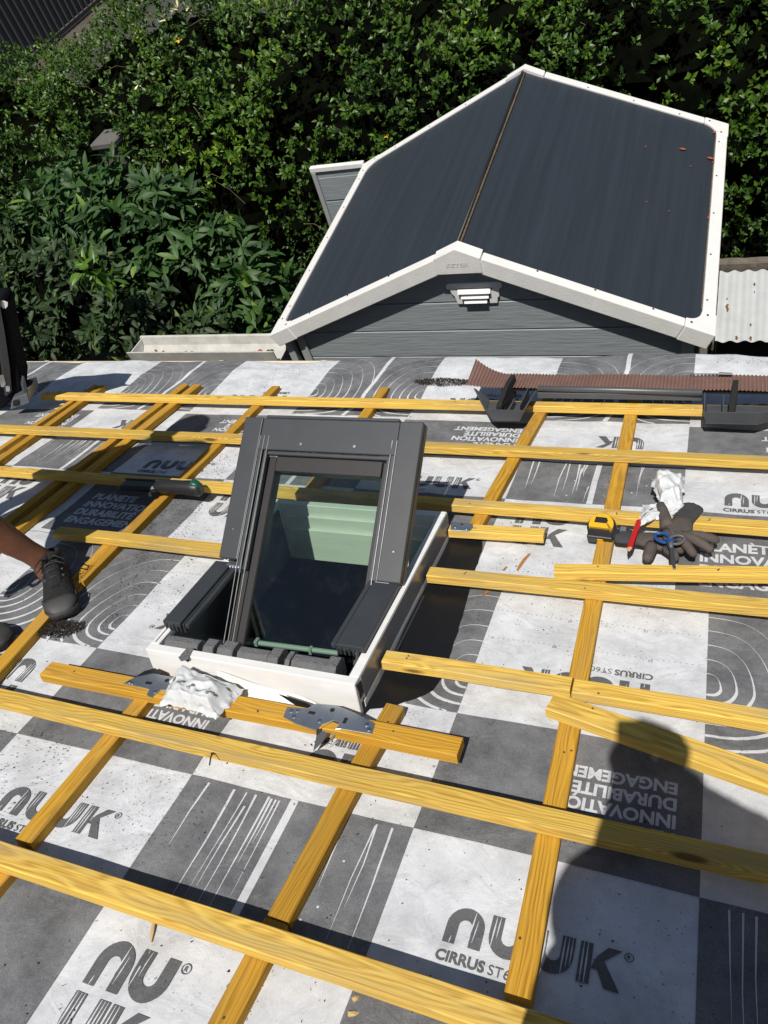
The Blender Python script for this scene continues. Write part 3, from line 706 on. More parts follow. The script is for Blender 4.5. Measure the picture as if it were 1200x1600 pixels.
# steel mounting brackets with bent tongues
def bracket(poly, z, holes, tongue=None, slots=()):
    m_ = MB(); m_.prism(poly, z, z + .0022); br = wpart(m_, 'mounting_bracket', M_STEEL, bevel=.0005)
    h = MB()
    for (x, y, r) in holes: h.cyl((x, y, z + .0014), (0, 0, 1), r, .0012, 12)
    for (x, y, a_, c_) in slots: h.box(x - a_, x + a_, y - c_, y + c_, z + .0012, z + .0026)
    h.build('hole', M_RUB, br, MR)
    d = MB()
    for (x, y, r) in tongue or []: d.cyl((x, y, z + .002), (0, 0, 1), r, .0022, 10)
    if tongue: d.build('screw', M_ALU, br, MR)
    return br
ZB = H1 + CH - .003
ZB = 0.0515
bracket([(-.813, 1.016), (-.808, .986), (-.772, .975), (-.716, .967), (-.712, .985), (-.690, 1.003), (-.672, .999), (-.676, .980), (-.665, .984), (-.592, .986), (-.596, 1.016), (-.650, 1.034), (-.700, 1.045), (-.752, 1.040), (-.765, 1.022)], ZB,
        [(-.705, 1.030, .006)], [(-.797, 1.006, .005), (-.783, 1.010, .0045), (-.783, .992, .0045), (-.612, 1.008, .005), (-.602, .996, .0045), (-.720, .994, .005)], [(-.748, 1.012, .008, .004), (-.664, 1.008, .004, .008)])
b = MB(); b.add([(-.716, .9665, ZB + .001), (-.690, 1.0025, ZB + .001), (-.674, .999, ZB + .001), (-.700, .955, ZB - .018), (-.719, .940, ZB - .035), (-.716, .962, ZB - .010)], [(0, 1, 2, 3, 4, 5)])
b.add([(-.676, .985, ZB), (-.668, .988, ZB), (-.695, .948, ZB - .032)], [(0, 1, 2)])
wpart(b, 'bent_tongue', M_CLAD)
bracket([(-1.262, .992), (-1.245, 1.018), (-1.205, 1.040), (-1.137, 1.040), (-1.118, 1.000), (-1.150, .994), (-1.158, .968), (-1.176, .972), (-1.180, .990), (-1.205, .992)], ZB,
        [(-1.153, 1.026, .006)], [(-1.248, 1.0, .005), (-1.238, .998, .004), (-1.160, .985, .004)], [(-1.195, 1.008, .009, .004)])
b = MB(); b.prism([(-1.248, 1.020), (-1.185, 1.034), (-1.186, 1.052), (-1.215, 1.060), (-1.236, 1.045)], ZB - .004, ZB - .001); wpart(b, 'bracket_notch', M_RUB)
bracket([(-.658, 1.812), (-.590, 1.808), (-.583, 1.79), (-.590, 1.768), (-.645, 1.766)], .0500, [(-.62, 1.80, .004)], [(-.600, 1.778, .004), (-.635, 1.782, .004)])
# loose flap of the membrane turned up against the near board
b = MB(); b.smooth = True; rows = []
for i in range(15):
    t = i / 14; u = -1.03 + t * .27
    top = .075 - .055 * t + .004 * math.sin(t * 9)
    rows.append([(u, FV0 - .004 - .020 * (1 - j / 6) ** 1.5 - .004 * math.sin(t * 7), .012 + (top - .012) * j / 6) for j in range(7)])
b.loft(rows, cap=False, closed=False); wpart(b, 'membrane_flap', M_WHITE)
b = MB(); b.prism([(-.845, .062), (-.775, .050), (-.735, .020), (-.762, .018), (-.800, .030)], 0, .002, Matrix(((1, 0, 0, 0), (0, 0, -1, FV0 - .030), (0, 1, 0, -.002), (0, 0, 0, 1))))
wpart(b, 'flap_edge', M_RUB)

# foam packing strip lying in the near end of the frame
foam = thing('foam_packing', 'notched dark grey foam strip lying in the near end of the skylight frame', 'foam strip', roofM(-.95, 1.12, .03))
b = MB(); Y0, Y1, Z0, Z1 = 1.098, 1.150, .050, .101
def octo(x0, x1, dy, dz):
    ce = ((Y0 + Y1) / 2, (Z0 + Z1) / 2); hy, hz = (Y1 - Y0) / 2 + dy, (Z1 - Z0) / 2 + dz; c = .013
    sec = [(-hy + c, -hz), (hy - c, -hz), (hy, -hz + c), (hy, hz - c), (hy - c, hz), (-hy + c, hz), (-hy, hz - c), (-hy, -hz + c)]
    b.loft([[(x, ce[0] + y, ce[1] + z) for y, z in sec] for x in (x0, x1)])
for (x0, x1, dy, dz) in ((-1.205, -1.105, -.004, -.002), (-1.085, -1.055, .001, .003), (-1.050, -1.018, -.006, -.004), (-1.034, -.998, .002, .005), (-.990, -.905, -.004, -.001), (-.900, -.872, .003, .005), (-.855, -.842, .002, .003), (-.840, -.748, -.002, .000), (-.747, -.720, .003, .007)): octo(x0, x1, dy, dz)
b.build('foam_block', M_FOAM, foam, MR, .0015)
b = MB(); b.box(-1.208, -.722, Y0 + .008, Y1 - .012, Z0 - .015, Z1 - .016); b.build('foam_core', M_RUB, foam, MR)
b = MB(); b.prism([(-1.127, 1.062), (-1.112, 1.052), (-1.098, 1.062), (-1.106, 1.10), (-1.125, 1.098)], .1005, .1015)
b.prism([(0, .1005), (.0, .086), (.014, .084), (.020, .1005)], 0, .0008, Matrix(((1, 0, 0, -1.122), (0, 0, -1, FV0 - .0006), (0, 1, 0, 0), (0, 0, 0, 1))))
b.build('strap_end', M_FOAM, foam, MR)

# ------------------------------------------------------------------ plastic wrappers
M_BAG = mat('thin_white_plastic', (0.57, 0.585, 0.595), 0.22, spec=0.6, bump=0.35, bscale=45)
M_BINK = mat('bag_print', (0.10, 0.11, 0.12), 0.5)
def crumple(name, outline, z, amp, seed, label, marks=(), lab2='plastic wrapper', freq=10):
    """outline: four roof points (near left, near right, far right, far left); a crumpled sheet between them"""
    n = 46; b = MB(); P = {}
    o = [Vector((p[0], p[1], 0)) for p in outline]
    def pos(s, t):
        p = (o[0] * (1 - s) + o[1] * s) * (1 - t) + (o[3] * (1 - s) + o[2] * s) * t
        e = min(s, 1 - s, t, 1 - t)
        q = Vector((p.x * freq, p.y * freq, seed * 3.7))
        rid = 1 - abs(noise.noise(q)) * 2.2; rid2 = 1 - abs(noise.noise(q * 2.1 + Vector((9, 1, 2)))) * 2
        dx = noise.noise(q * 1.2 + Vector((5, 5, 5))) * .010 + (0.012 * noise.noise(Vector((s * 9, t * 9, seed))) if e < .06 else 0)
        dy = noise.noise(q * 1.2 + Vector((15, 2, 5))) * .010 + (0.012 * noise.noise(Vector((s * 9, t * 9, seed + 40))) if e < .06 else 0)
        return Vector((p.x + dx, p.y + dy, z + amp * (.55 + .5 * rid + .22 * rid2 + .10 * (1 - abs(noise.noise(q * 4.3)) * 2)) * min(1, .25 + e * 5)))
    for j in range(n + 1):
        for i in range(n + 1): b.v.append(tuple(pos(i / n, j / n)))
    for j in range(n):
        for i in range(n):
            b.f.append((j * (n + 1) + i, j * (n + 1) + i + 1, (j + 1) * (n + 1) + i + 1, (j + 1) * (n + 1) + i)); b.m.append(0); b.sm.append(True)
    b.mi = 1
    for (s0, t0, s1, t1, w_) in marks:
        k = 6; L_ = []
        for q in range(k + 1):
            s, t = s0 + (s1 - s0) * q / k, t0 + (t1 - t0) * q / k
            nx, ny = -(t1 - t0), (s1 - s0); l = math.hypot(nx, ny); nx, ny = nx / l * w_, ny / l * w_
            L_ += [pos(s + nx, t + ny) + Vector((0, 0, .0009)), pos(s - nx, t - ny) + Vector((0, 0, .0009))]
        b.add(L_, [(2 * q, 2 * q + 1, 2 * q + 3, 2 * q + 2) for q in range(k)])
    ob = b.build(name, [M_BAG, M_BINK], None, MR, recalc=False)
    return tag(ob, label, lab2)
mk = []
for k in range(5):
    s = .12 + .17 * k; mk += [(s, .36 - .02 * k, s + .09, .47 - .02 * k, .012), (s - .02, .33 - .02 * k, s + .015, .37 - .02 * k, .03), (s + .045, .41 - .02 * k, s + .075, .445 - .02 * k, .026)]
mk += [(.55, .80, .68, .76, .012), (.70, .76, .73, .74, .035), (.76, .74, .86, .71, .012), (.88, .71, .92, .69, .03), (.10, .84, .16, .82, .012), (.18, .82, .2, .80, .03)]
crumple('plastic_wrapper', [(-1.125, .950), (-.955, .945), (-.945, 1.045), (-1.135, 1.062)], .045, .045, 1, 'crumpled white plastic wrapper with small printed screws, lying by the skylight\'s near board', mk)
crumple('plastic_wrapper', [(-.128, 1.842), (-.018, 1.930), (.0, 1.955), (-.118, 1.962)], .054, .03, 2, 'torn white plastic wrapper under the gloves, lower piece on the batten', ((.2, .5, .26, .6, .03), (.1, .3, .16, .4, .03)), freq=14)
crumple('plastic_wrapper', [(-.082, 1.955), (-.012, 1.925), (-.022, 2.125), (-.105, 2.10)], .056, .045, 5, 'torn white plastic wrapper standing up above the gloves', (), freq=12)

# ------------------------------------------------------------------ tape measure, pencil, gloves, snips
M_YEL = mat('yellow_plastic', (0.70, 0.40, 0.015), 0.35, var=0.1)
M_BLK = mat('black_plastic', (0.018, 0.018, 0.02), 0.45, var=0.3, vscale=30)
tm = thing('tape_measure', 'yellow and black tape measure lying between two battens beside the red pencil', 'tape measure', roofM(-.222, 1.85, .03, rad(-4)) @ Matrix.Rotation(rad(24), 4, 'X'))
MT = tm.matrix_world
def dshape(r, flat, n=22):
    P = []
    for i in range(n + 1):
        a = rad(-35) + rad(250) * i / n; P.append((r * math.cos(a), r * math.sin(a)))
    P += [(-r * .86, -flat), (r * .95, -flat)]
    return P
b = MB(); b.prism(dshape(.040, .040), .004, .034); b.build('casing', M_BLK, tm, MT, .004, 2)
b = MB(); b.prism(dshape(.0335, .012), .0345, .043); b.build('top_cover', M_YEL, tm, MT, .003, 2)
b = MB(); b.prism([(-.02, .003), (.013, .003), (.017, .012), (.012, .022), (-.018, .022)], .0432, .0447); b.build('label_recess', M_BLK, tm, MT, .001)
b = MB(); b.box(-.028, .005, -.041, -.0395, .010, .028); b.build('grip_pad', M_CLAD, tm, MT, .0004)
b = MB(); b.box(-.004, .012, -.0435, -.0415, .009, .029); b.build('side_label', M_YEL, tm, MT, .0004)
b = MB(); b.box(.030, .050, -.030, .0, .006, .030); b.box(.040, .046, -.034, -.026, .016, .024); b.build('tape_mouth', M_BLK, tm, MT, .002)
b = MB(); b.box(.0505, .0525, -.020, .004, .004, .026); b.box(.0505, .066, -.004, .010, .024, .0255); b.build('tape_hook', M_STEEL, tm, MT)
M_RED = mat('red_lacquer', (0.55, 0.012, 0.015), 0.35, var=0.1)
pa = MR @ Vector((-.125, 1.868, .066)); pb = MR @ Vector((-.140, 1.715, .062))
dz = (pb - pa); Lp = dz.length; MP = Matrix.Translation(pa) @ dz.to_track_quat('Z', 'Y').to_matrix().to_4x4() @ Matrix.Rotation(rad(25), 4, 'Z')
pen = thing('carpenter_pencil', 'flat red carpenter\'s pencil leaning on a batten between tape measure and gloves', 'pencil', MP)
b = MB(); sec = [(-.0075, -.002), (-.004, -.0042), (.004, -.0042), (.0075, -.002), (.0075, .002), (.004, .0042), (-.004, .0042), (-.0075, .002)]
b.loft([[(x, y, z) for x, y in sec] for z in (0, Lp * .86)]); b.build('shaft', M_RED, pen, MP)
b = MB(); b.loft([[(x * k, y * k, z) for x, y in sec] for z, k in ((Lp * .8605, .99), (Lp * .96, .35))]); b.build('sharpened_wood', mat('bare_wood', (.5, .33, .18), .7), pen, MP)
b = MB(); b.loft([[(x * k, y * k, z) for x, y in sec] for z, k in ((Lp * .9605, .34), (Lp, .1))]); b.build('lead', M_BLK, pen, MP)

def skin(name, pts, edges, radii, m, parent=None, M=None, sub=2, root=0, flat=None):
    me = bpy.data.meshes.new(name); me.from_pydata([tuple(p) for p in pts], edges, []); me.update(); me.materials.append(m)
    o = bpy.data.objects.new(name, me); COL.objects.link(o)
    sk = o.modifiers.new('skin', 'SKIN'); sk.use_smooth_shade = True
    sv = me.skin_vertices[0] if me.skin_vertices else None
    if sv is None:
        bm = bmesh.new(); bm.from_mesh(me); bm.verts.layers.skin.verify(); bm.to_mesh(me); bm.free(); sv = me.skin_vertices[0]
    for i, r in enumerate(radii):
        sv.data[i].radius = (r, r) if not isinstance(r, tuple) else r
        sv.data[i].use_root = (i == root)
    if sub:
        ss = o.modifiers.new('sub', 'SUBSURF'); ss.levels = sub; ss.render_levels = sub
    if parent is not None: o.parent = parent
    if M is not None: o.matrix_world = M
    dg = bpy.context.evaluated_depsgraph_get(); dg.update()
    nm = bpy.data.meshes.new_from_object(o.evaluated_get(dg)); o.modifiers.clear(); o.data = nm
    for p in nm.polygons: p.use_smooth = True
    if flat:
        for v in nm.vertices: v.co.z = flat(v.co)
    return o
M_GLOVE = mat('coated_knit', (0.105, 0.088, 0.078), 0.85, spec=0.2, bump=0.35, bscale=220, var=0.3, vscale=30)
M_KNIT = mat('grey_knit', (0.065, 0.065, 0.068), 0.9, spec=0.1, bump=0.5, bscale=400, var=0.2, vscale=60)
def glove(wrist, palm, cuff, tips, thumb, z, label, wdt=.036):
    """roof points; tips: four finger tips, thumb: (root, knee, tip)"""
    root = thing('work_glove', label, 'glove', roofM(palm[0], palm[1], z), 'pair of work gloves')
    pts = []; ed = []; rr = []
    def P(p, dz=0): return Vector((p[0], p[1], z + (p[2] if len(p) > 2 else 0) + dz))
    wv, pv = Vector((*wrist, 0)), Vector((*palm, 0)); ax = (pv - wv).normalized(); sd = Vector((-ax.y, ax.x, 0))
    pts.append(P(wrist)); rr.append((wdt * .78, .011)); pts.append(P(palm, .004)); rr.append((wdt * 1.05, .014)); ed.append((0, 1))
    kn = pv + ax * .036; pts.append(Vector((kn.x, kn.y, z + .005))); rr.append((wdt * 1.0, .012)); ed.append((1, 2))
    body = skin('hand_shell', pts, ed, [.012 if False else r for r in rr], M_GLOVE, root, MR, 2)
    for v in body.data.vertices: pass
    # palm as a flat rounded slab, fingers as chains rooted in it
    b = MB(); b.smooth = True
    rings = []
    for t, wk, hk in ((-.2, .45, .5), (-.05, .72, .9), (.2, .86, 1), (.5, 1.0, 1.1), (.8, 1.06, 1.05), (1.0, .98, .9), (1.12, .7, .5)):
        c = wv + (kn - wv) * t; ring = []
        for k in range(16):
            a = 2 * math.pi * k / 16
            ring.append(tuple(Vector((c.x, c.y, z + .004)) + sd * (wdt * wk * math.cos(a)) + Vector((0, 0, .0135 * hk * math.sin(a)))))
        rings.append(ring)
    b.loft(rings)
    bpy.data.objects.remove(body)
    pts = []; ed = []; rr = []
    for i, tp in enumerate(tips):
        off = (-.75 + .5 * i) * wdt
        r0 = kn - sd * off * -1 - ax * .012; tv = P(tp)
        a0 = Vector((r0.x, r0.y, z + .004)); d = tv - a0
        mid = a0 + d * .45 + Vector((0, 0, .006)); m2 = a0 + d * .75 + Vector((0, 0, .004))
        n0 = len(pts); pts += [a0, mid, m2, tv]; rr += [.0105, .0105, .0098, .0085]; ed += [(n0, n0 + 1), (n0 + 1, n0 + 2), (n0 + 2, n0 + 3)]
        b.tube([a0, a0 + d * .25 + Vector((0, 0, .004)), mid, m2, tv - d.normalized() * .004, tv + d.normalized() * .003], [.0130, .0134, .0132, .0124, .0108, .005], 12)
    t0, t1, t2 = [P(p) for p in thumb]
    b.tube([t0, t0.lerp(t1, .5) + Vector((0, 0, .003)), t1, t1.lerp(t2, .6), t2, t2 + (t2 - t1).normalized() * .005], [.019, .0175, .016, .015, .0125, .006], 12)
    b.build('hand_shell', M_GLOVE, root, MR)
    b = MB(); b.smooth = True; rings = []
    cv = Vector((*cuff, 0)); d = (cv - wv); ln = d.length; d.normalize(); s2 = Vector((-d.y, d.x, 0))
    for t, wk in ((-.12, .74), (.05, .80), (.3, .84), (.6, .92), (.88, .98), (1.0, .9), (1.06, .6)):
        c = wv + d * ln * t
        rings.append([tuple(Vector((c.x, c.y, z + .003)) + s2 * (wdt * wk * math.cos(2 * math.pi * k / 18)) + Vector((0, 0, .0115 * math.sin(2 * math.pi * k / 18) * (1 + .12 * math.sin(k * 3))))) for k in range(18)])
    b.loft(rings); b.build('knit_cuff', M_KNIT, root, MR)
    return root
glove((-.118, 1.818), (-.070, 1.812), (-.178, 1.828), [(-.018, 1.752, -.008), (-.006, 1.780, .0), (-.002, 1.808, .004), (-.012, 1.835, .004)], [(-.085, 1.790), (-.088, 1.762), (-.092, 1.730)], .036,
      'dark work glove lying palm down, its grey cuff behind the red pencil')
glove((-.012, 1.885), (-.020, 1.845), (.008, 1.962), [(-.036, 1.760, -.006), (.024, 1.750, -.012), (.066, 1.776, -.010), (.080, 1.822, -.008)], [(-.050, 1.850), (-.058, 1.890, .006), (-.074, 1.945, .014)], .060,
      'dark work glove lying on top, fingers spread to the right, round cuff on the batten')
# snips
M_BLUE = mat('blue_plastic', (0.012, 0.065, 0.22), 0.45)
M_GREYP = mat('grey_plastic', (0.10, 0.10, 0.098), 0.55)
sn = thing('snips', 'small snips with blue and grey loop handles lying on the gloves', 'snips', roofM(-.035, 1.75, .075))
def loop(c, a, bb, rot, r, n=22):
    return [(c[0] + a * math.cos(t) * math.cos(rot) - bb * math.sin(t) * math.sin(rot), c[1] + a * math.cos(t) * math.sin(rot) + bb * math.sin(t) * math.cos(rot), .078 + .004 * math.sin(t)) for t in [2 * math.pi * k / n for k in range(n + 1)]]
b = MB(); b.smooth = True; b.tube(loop((-.058, 1.776), .022, .013, rad(-38), .004), .0042, 8); b.tube([(-.046, 1.762, .080), (-.036, 1.745, .079), (-.034, 1.732, .078)], [.006, .0075, .005], 8); b.build('handle', M_BLUE, sn, MR)
b = MB(); b.smooth = True; b.tube(loop((-.022, 1.772), .021, .013, rad(40), .004), .0042, 8); b.tube([(-.032, 1.76, .082), (-.036, 1.745, .083), (-.034, 1.73, .080)], [.005, .006, .0045], 8); b.build('handle', M_GREYP, sn, MR)
b = MB(); b.tube([(-.052, 1.765, .081), (-.038, 1.752, .0845), (-.024, 1.768, .081)], [.003, .008, .003], 8); b.build('handle_pad', M_BLUE, sn, MR)
b = MB(); b.loft([[(-.039, 1.738, .074), (-.029, 1.738, .074), (-.029, 1.738, .081), (-.039, 1.738, .081)], [(-.034, 1.70, .066), (-.022, 1.70, .066), (-.022, 1.70, .073), (-.034, 1.70, .073)], [(-.024, 1.662, .0605), (-.018, 1.662, .0605), (-.018, 1.662, .064), (-.024, 1.662, .064)]]); b.build('blade', M_CLAD, sn, MR, .0012)

# ------------------------------------------------------------------ grey flashing piece with pleated apron, at the eave
fl = thing('window_flashing', 'dark grey metal flashing piece with brown pleated apron, resting on the battens at the eave', 'flashing', roofM(-.3, 2.6, .06))
M_BROWN = mat('brown_pleats', (0.215, 0.125, 0.10), 0.55, var=0.25, vscale=20)
b = MB(); rows = []
UL, UR = -.835, .62
nu_ = int((UR - UL) / .0042)
for i in range(nu_ + 1):
    u = UL + (UR - UL) * i / nu_; z = .0035 * (1 if i % 3 == 0 else (-.4 if i % 3 == 1 else -.1))
    cl = max(0, (-.70 - u) / .135)                     # the left end curls upwards
    rows.append([(u + z * .2, 2.655 + (2.765 - 2.655 + .05 * cl) * j / 5, .108 + z + .010 * (j / 5) + .045 * cl * cl * (.3 + .7 * j / 5) + .002 * math.sin(u * 17)) for j in range(6)])
b.loft(rows, cap=False, closed=False); b.build('pleated_apron', M_BROWN, fl, MR, recalc=False)
b = MB(); b.smooth = True; b.tube([(-.556, 2.642, .114), (-.3, 2.640, .112), (.016, 2.628, .112)], .0115, 10); b.smooth = False
b.box(-.556, .016, 2.634, 2.652, .078, .100); b.build('front_lip', M_FLASH, fl, MR, .001)
b = MB(); b.box(-.70, .62, 2.655, 2.75, .0965, .0995); b.build('apron_tray', M_RUB, fl, MR)
def leg(top, bot, z0, z1, t=.004):
    """a shallow channel: top outline at height z1, bottom outline at z0"""
    m_ = MB(); n = len(top)
    for i in range(n):
        j = (i + 1) % n
        if i == n - 1: continue
        a, c = Vector((*top[i], z1)), Vector((*top[j], z1)); d, e = Vector((*bot[i], z0)), Vector((*bot[j], z0))
        nn = (c - a).cross(d - a).normalized() * t
        m_.add([a, c, e, d, a + nn, c + nn, e + nn, d + nn], [(0, 1, 2, 3), (7, 6, 5, 4), (0, 4, 5, 1), (1, 5, 6, 2), (2, 6, 7, 3), (3, 7, 4, 0)])
    m_.prism([p for p in bot], z0 - .003, z0)
    return m_
leg([(-.806, 2.655), (-.800, 2.640), (-.716, 2.470), (-.572, 2.470), (-.560, 2.645)], [(-.745, 2.640), (-.738, 2.560), (-.690, 2.475), (-.592, 2.478), (-.585, 2.640)], .060, .104).build('corner_channel', M_FLASH, fl, MR)
leg([(.022, 2.645), (.024, 2.490), (.20, 2.492), (.30, 2.560), (.60, 2.60), (.62, 2.65)], [(.030, 2.640), (.032, 2.500), (.19, 2.502), (.28, 2.575), (.57, 2.62), (.58, 2.64)], .060, .104).build('corner_channel', M_FLASH, fl, MR)
for (u0, v0, u1, v1, hh, sd_) in ((-.672, 2.50, -.662, 2.70, .085, 1), (.108, 2.505, .118, 2.68, .075, 2)):
    b = MB(); rings = []; n = 14
    for i in range(n + 1):
        t = i / n; v = v0 + (v1 - v0) * t
        wv = .010 + .003 * noise.noise(Vector((t * 9, sd_, 0))); zz = .064; zt = .092 + hh * (.25 + .75 * math.sin(min(1, t * 1.25) * math.pi / 2)) * .62 + .006 * noise.noise(Vector((t * 14, sd_, 4)))
        u = u0 + .012 * t
        rings.append([(u - wv, v, zz), (u + wv, v, zz), (u + wv * .9, v, zt), (u - wv * .9, v, zt)])
    b.loft(rings); b.build('foam_wedge', mat('black_foam', (.012, .012, .012), .95, bump=.8, bscale=90), fl, MR, .002)
for bx in ((-.592, -.588, 2.478, 2.64, .062, .118), (-.640, -.634, 2.476, 2.60, .062, .088), (.082, .086, 2.50, 2.64, .062, .098)):
    b = MB(); b.box(*bx); b.build('inner_fold', M_FLASH, fl, MR)
# thin black screwdriver lying on the apron
sd = thing('screwdriver', 'thin black screwdriver lying on the brown pleated apron at right', 'screwdriver', roofM(.05, 2.75, .125))
b = MB(); b.tube([(.066, 2.748, .130), (.108, 2.746, .130)], [.0065, .0055], 8); b.build('handle', M_BLK, sd, MR)
b = MB(); b.tube([(-.030, 2.750, .129), (.066, 2.748, .130)], .0022, 6); b.build('shank', M_BLK, sd, MR)

# ------------------------------------------------------------------ black tool with green button on the left batten
tl = thing('hammer_tacker', 'black hand tool with a green end cap lying on the batten left of the skylight', 'stapling tool', roofM(-1.72, 1.845, .06))
MTL = MR @ Matrix.Translation((-1.915, 1.842, .056)) @ Matrix.Rotation(rad(1.5), 4, 'Z')
def rsec(x, w_, z0, z1, y=0): 
    c = min(w_, (z1 - z0)) * .28
    return [(x, y - w_ / 2 + c, z0), (x, y + w_ / 2 - c, z0), (x, y + w_ / 2, z0 + c), (x, y + w_ / 2, z1 - c), (x, y + w_ / 2 - c, z1), (x, y - w_ / 2 + c, z1), (x, y - w_ / 2, z1 - c), (x, y - w_ / 2, z0 + c)]
b = MB(); b.loft([rsec(0, .052, .002, .020), rsec(.02, .060, .0, .030), (rsec(.15, .050, .004, .030)), rsec(.165, .036, .006, .030), ]); b.build('magazine', M_BLK, tl, MTL)
b = MB(); b.smooth = True; b.loft([rsec(.150, .032, .008, .030), rsec(.165, .040, .004, .040), rsec(.19, .046, .0, .046), rsec(.27, .044, .0, .046), rsec(.31, .048, -.004, .048), rsec(.335, .046, -.006, .044), rsec(.345, .030, .0, .036)]); b.build('grip', M_BLK, tl, MTL)
b = MB(); b.box(.0, .15, -.032, -.026, -.004, .014); b.box(.01, .14, .020, .028, .026, .034); b.build('side_rail', M_CLAD, tl, MTL, .002)
b = MB(); b.smooth = True; b.loft([rsec(.312, .030, .040, .0505), rsec(.322, .034, .034, .053), rsec(.336, .030, .020, .050), rsec(.346, .016, .012, .038)]); b.build('end_cap', mat('green_plastic', (.006, .07, .045), .4), tl, MTL)

# ------------------------------------------------------------------ ground beyond the house
M_SOIL = mat('dry_earth', (0.10, 0.085, 0.06), 0.95, var=0.5, vscale=2, bump=0.6, bscale=12)
b = MB(); b.box(-90, 90, -40, 130, -0.6, 0.0); struct(b.build('ground', M_SOIL))
b = MB(); b.box(-13.6, -8.4, 11.5, 60, 0.001, 0.010); struct(b.build('driveway', mat('worn_asphalt', (0.055, 0.052, 0.048), 0.9, var=0.3, vscale=1.5, bump=0.3, bscale=60)))

# ------------------------------------------------------------------ shed
FLc, FAp, FRc = Vector((-2.567, 3.40, 1.885)), Vector((-1.238, 3.40, 2.425)), Vector((0.048, 3.40, 1.838))
DEPL, DEPR, DEPA = 2.03, 2.14, 2.06
M_RP = mat('dark_roof_panel', (0.027, 0.035, 0.045), 0.5, spec=0.42, var=0.34, vscale=2.6, stretch=(7, 0.22, 1), bump=0.12, bscale=60)
M_SID = mat('blue_grey_siding', (0.275, 0.305, 0.318), 0.6, spec=0.3, var=0.16, vscale=5, stretch=(1, 1, 10), bump=0.3, bscale=7)
M_TRIM = mat('white_shed_trim', (0.74, 0.73, 0.705), 0.5, var=0.10, vscale=9, bump=0.1, bscale=70)
M_POST = mat('light_grey_plastic', (0.34, 0.35, 0.35), 0.55, var=0.12)
M_SCR = mat('dark_screw', (0.03, 0.025, 0.02), 0.6)
M_MOSS = mat('brown_grime', (0.16, 0.115, 0.065), 0.95, var=0.6, vscale=30, bump=0.8, bscale=60)
shed = thing('garden_shed', 'blue grey plastic garden shed with dark roof and white trim, standing before the hedge', 'garden shed', Matrix.Translation((-1.25, 4.4, 0)))
I4 = Matrix.Identity(4)
def side_frame(c, ap, sgn, dep):
    x = (ap - c); l = x.length; x.normalize(); y = Vector((0, 1, 0)); z = x.cross(y) * 1.0
    if z.z < 0: z = -z
    M_ = Matrix.Identity(4)
    for i in range(3): M_[i][0] = x[i]; M_[i][1] = y[i]; M_[i][2] = z[i]; M_[i][3] = c[i]
    return M_, l
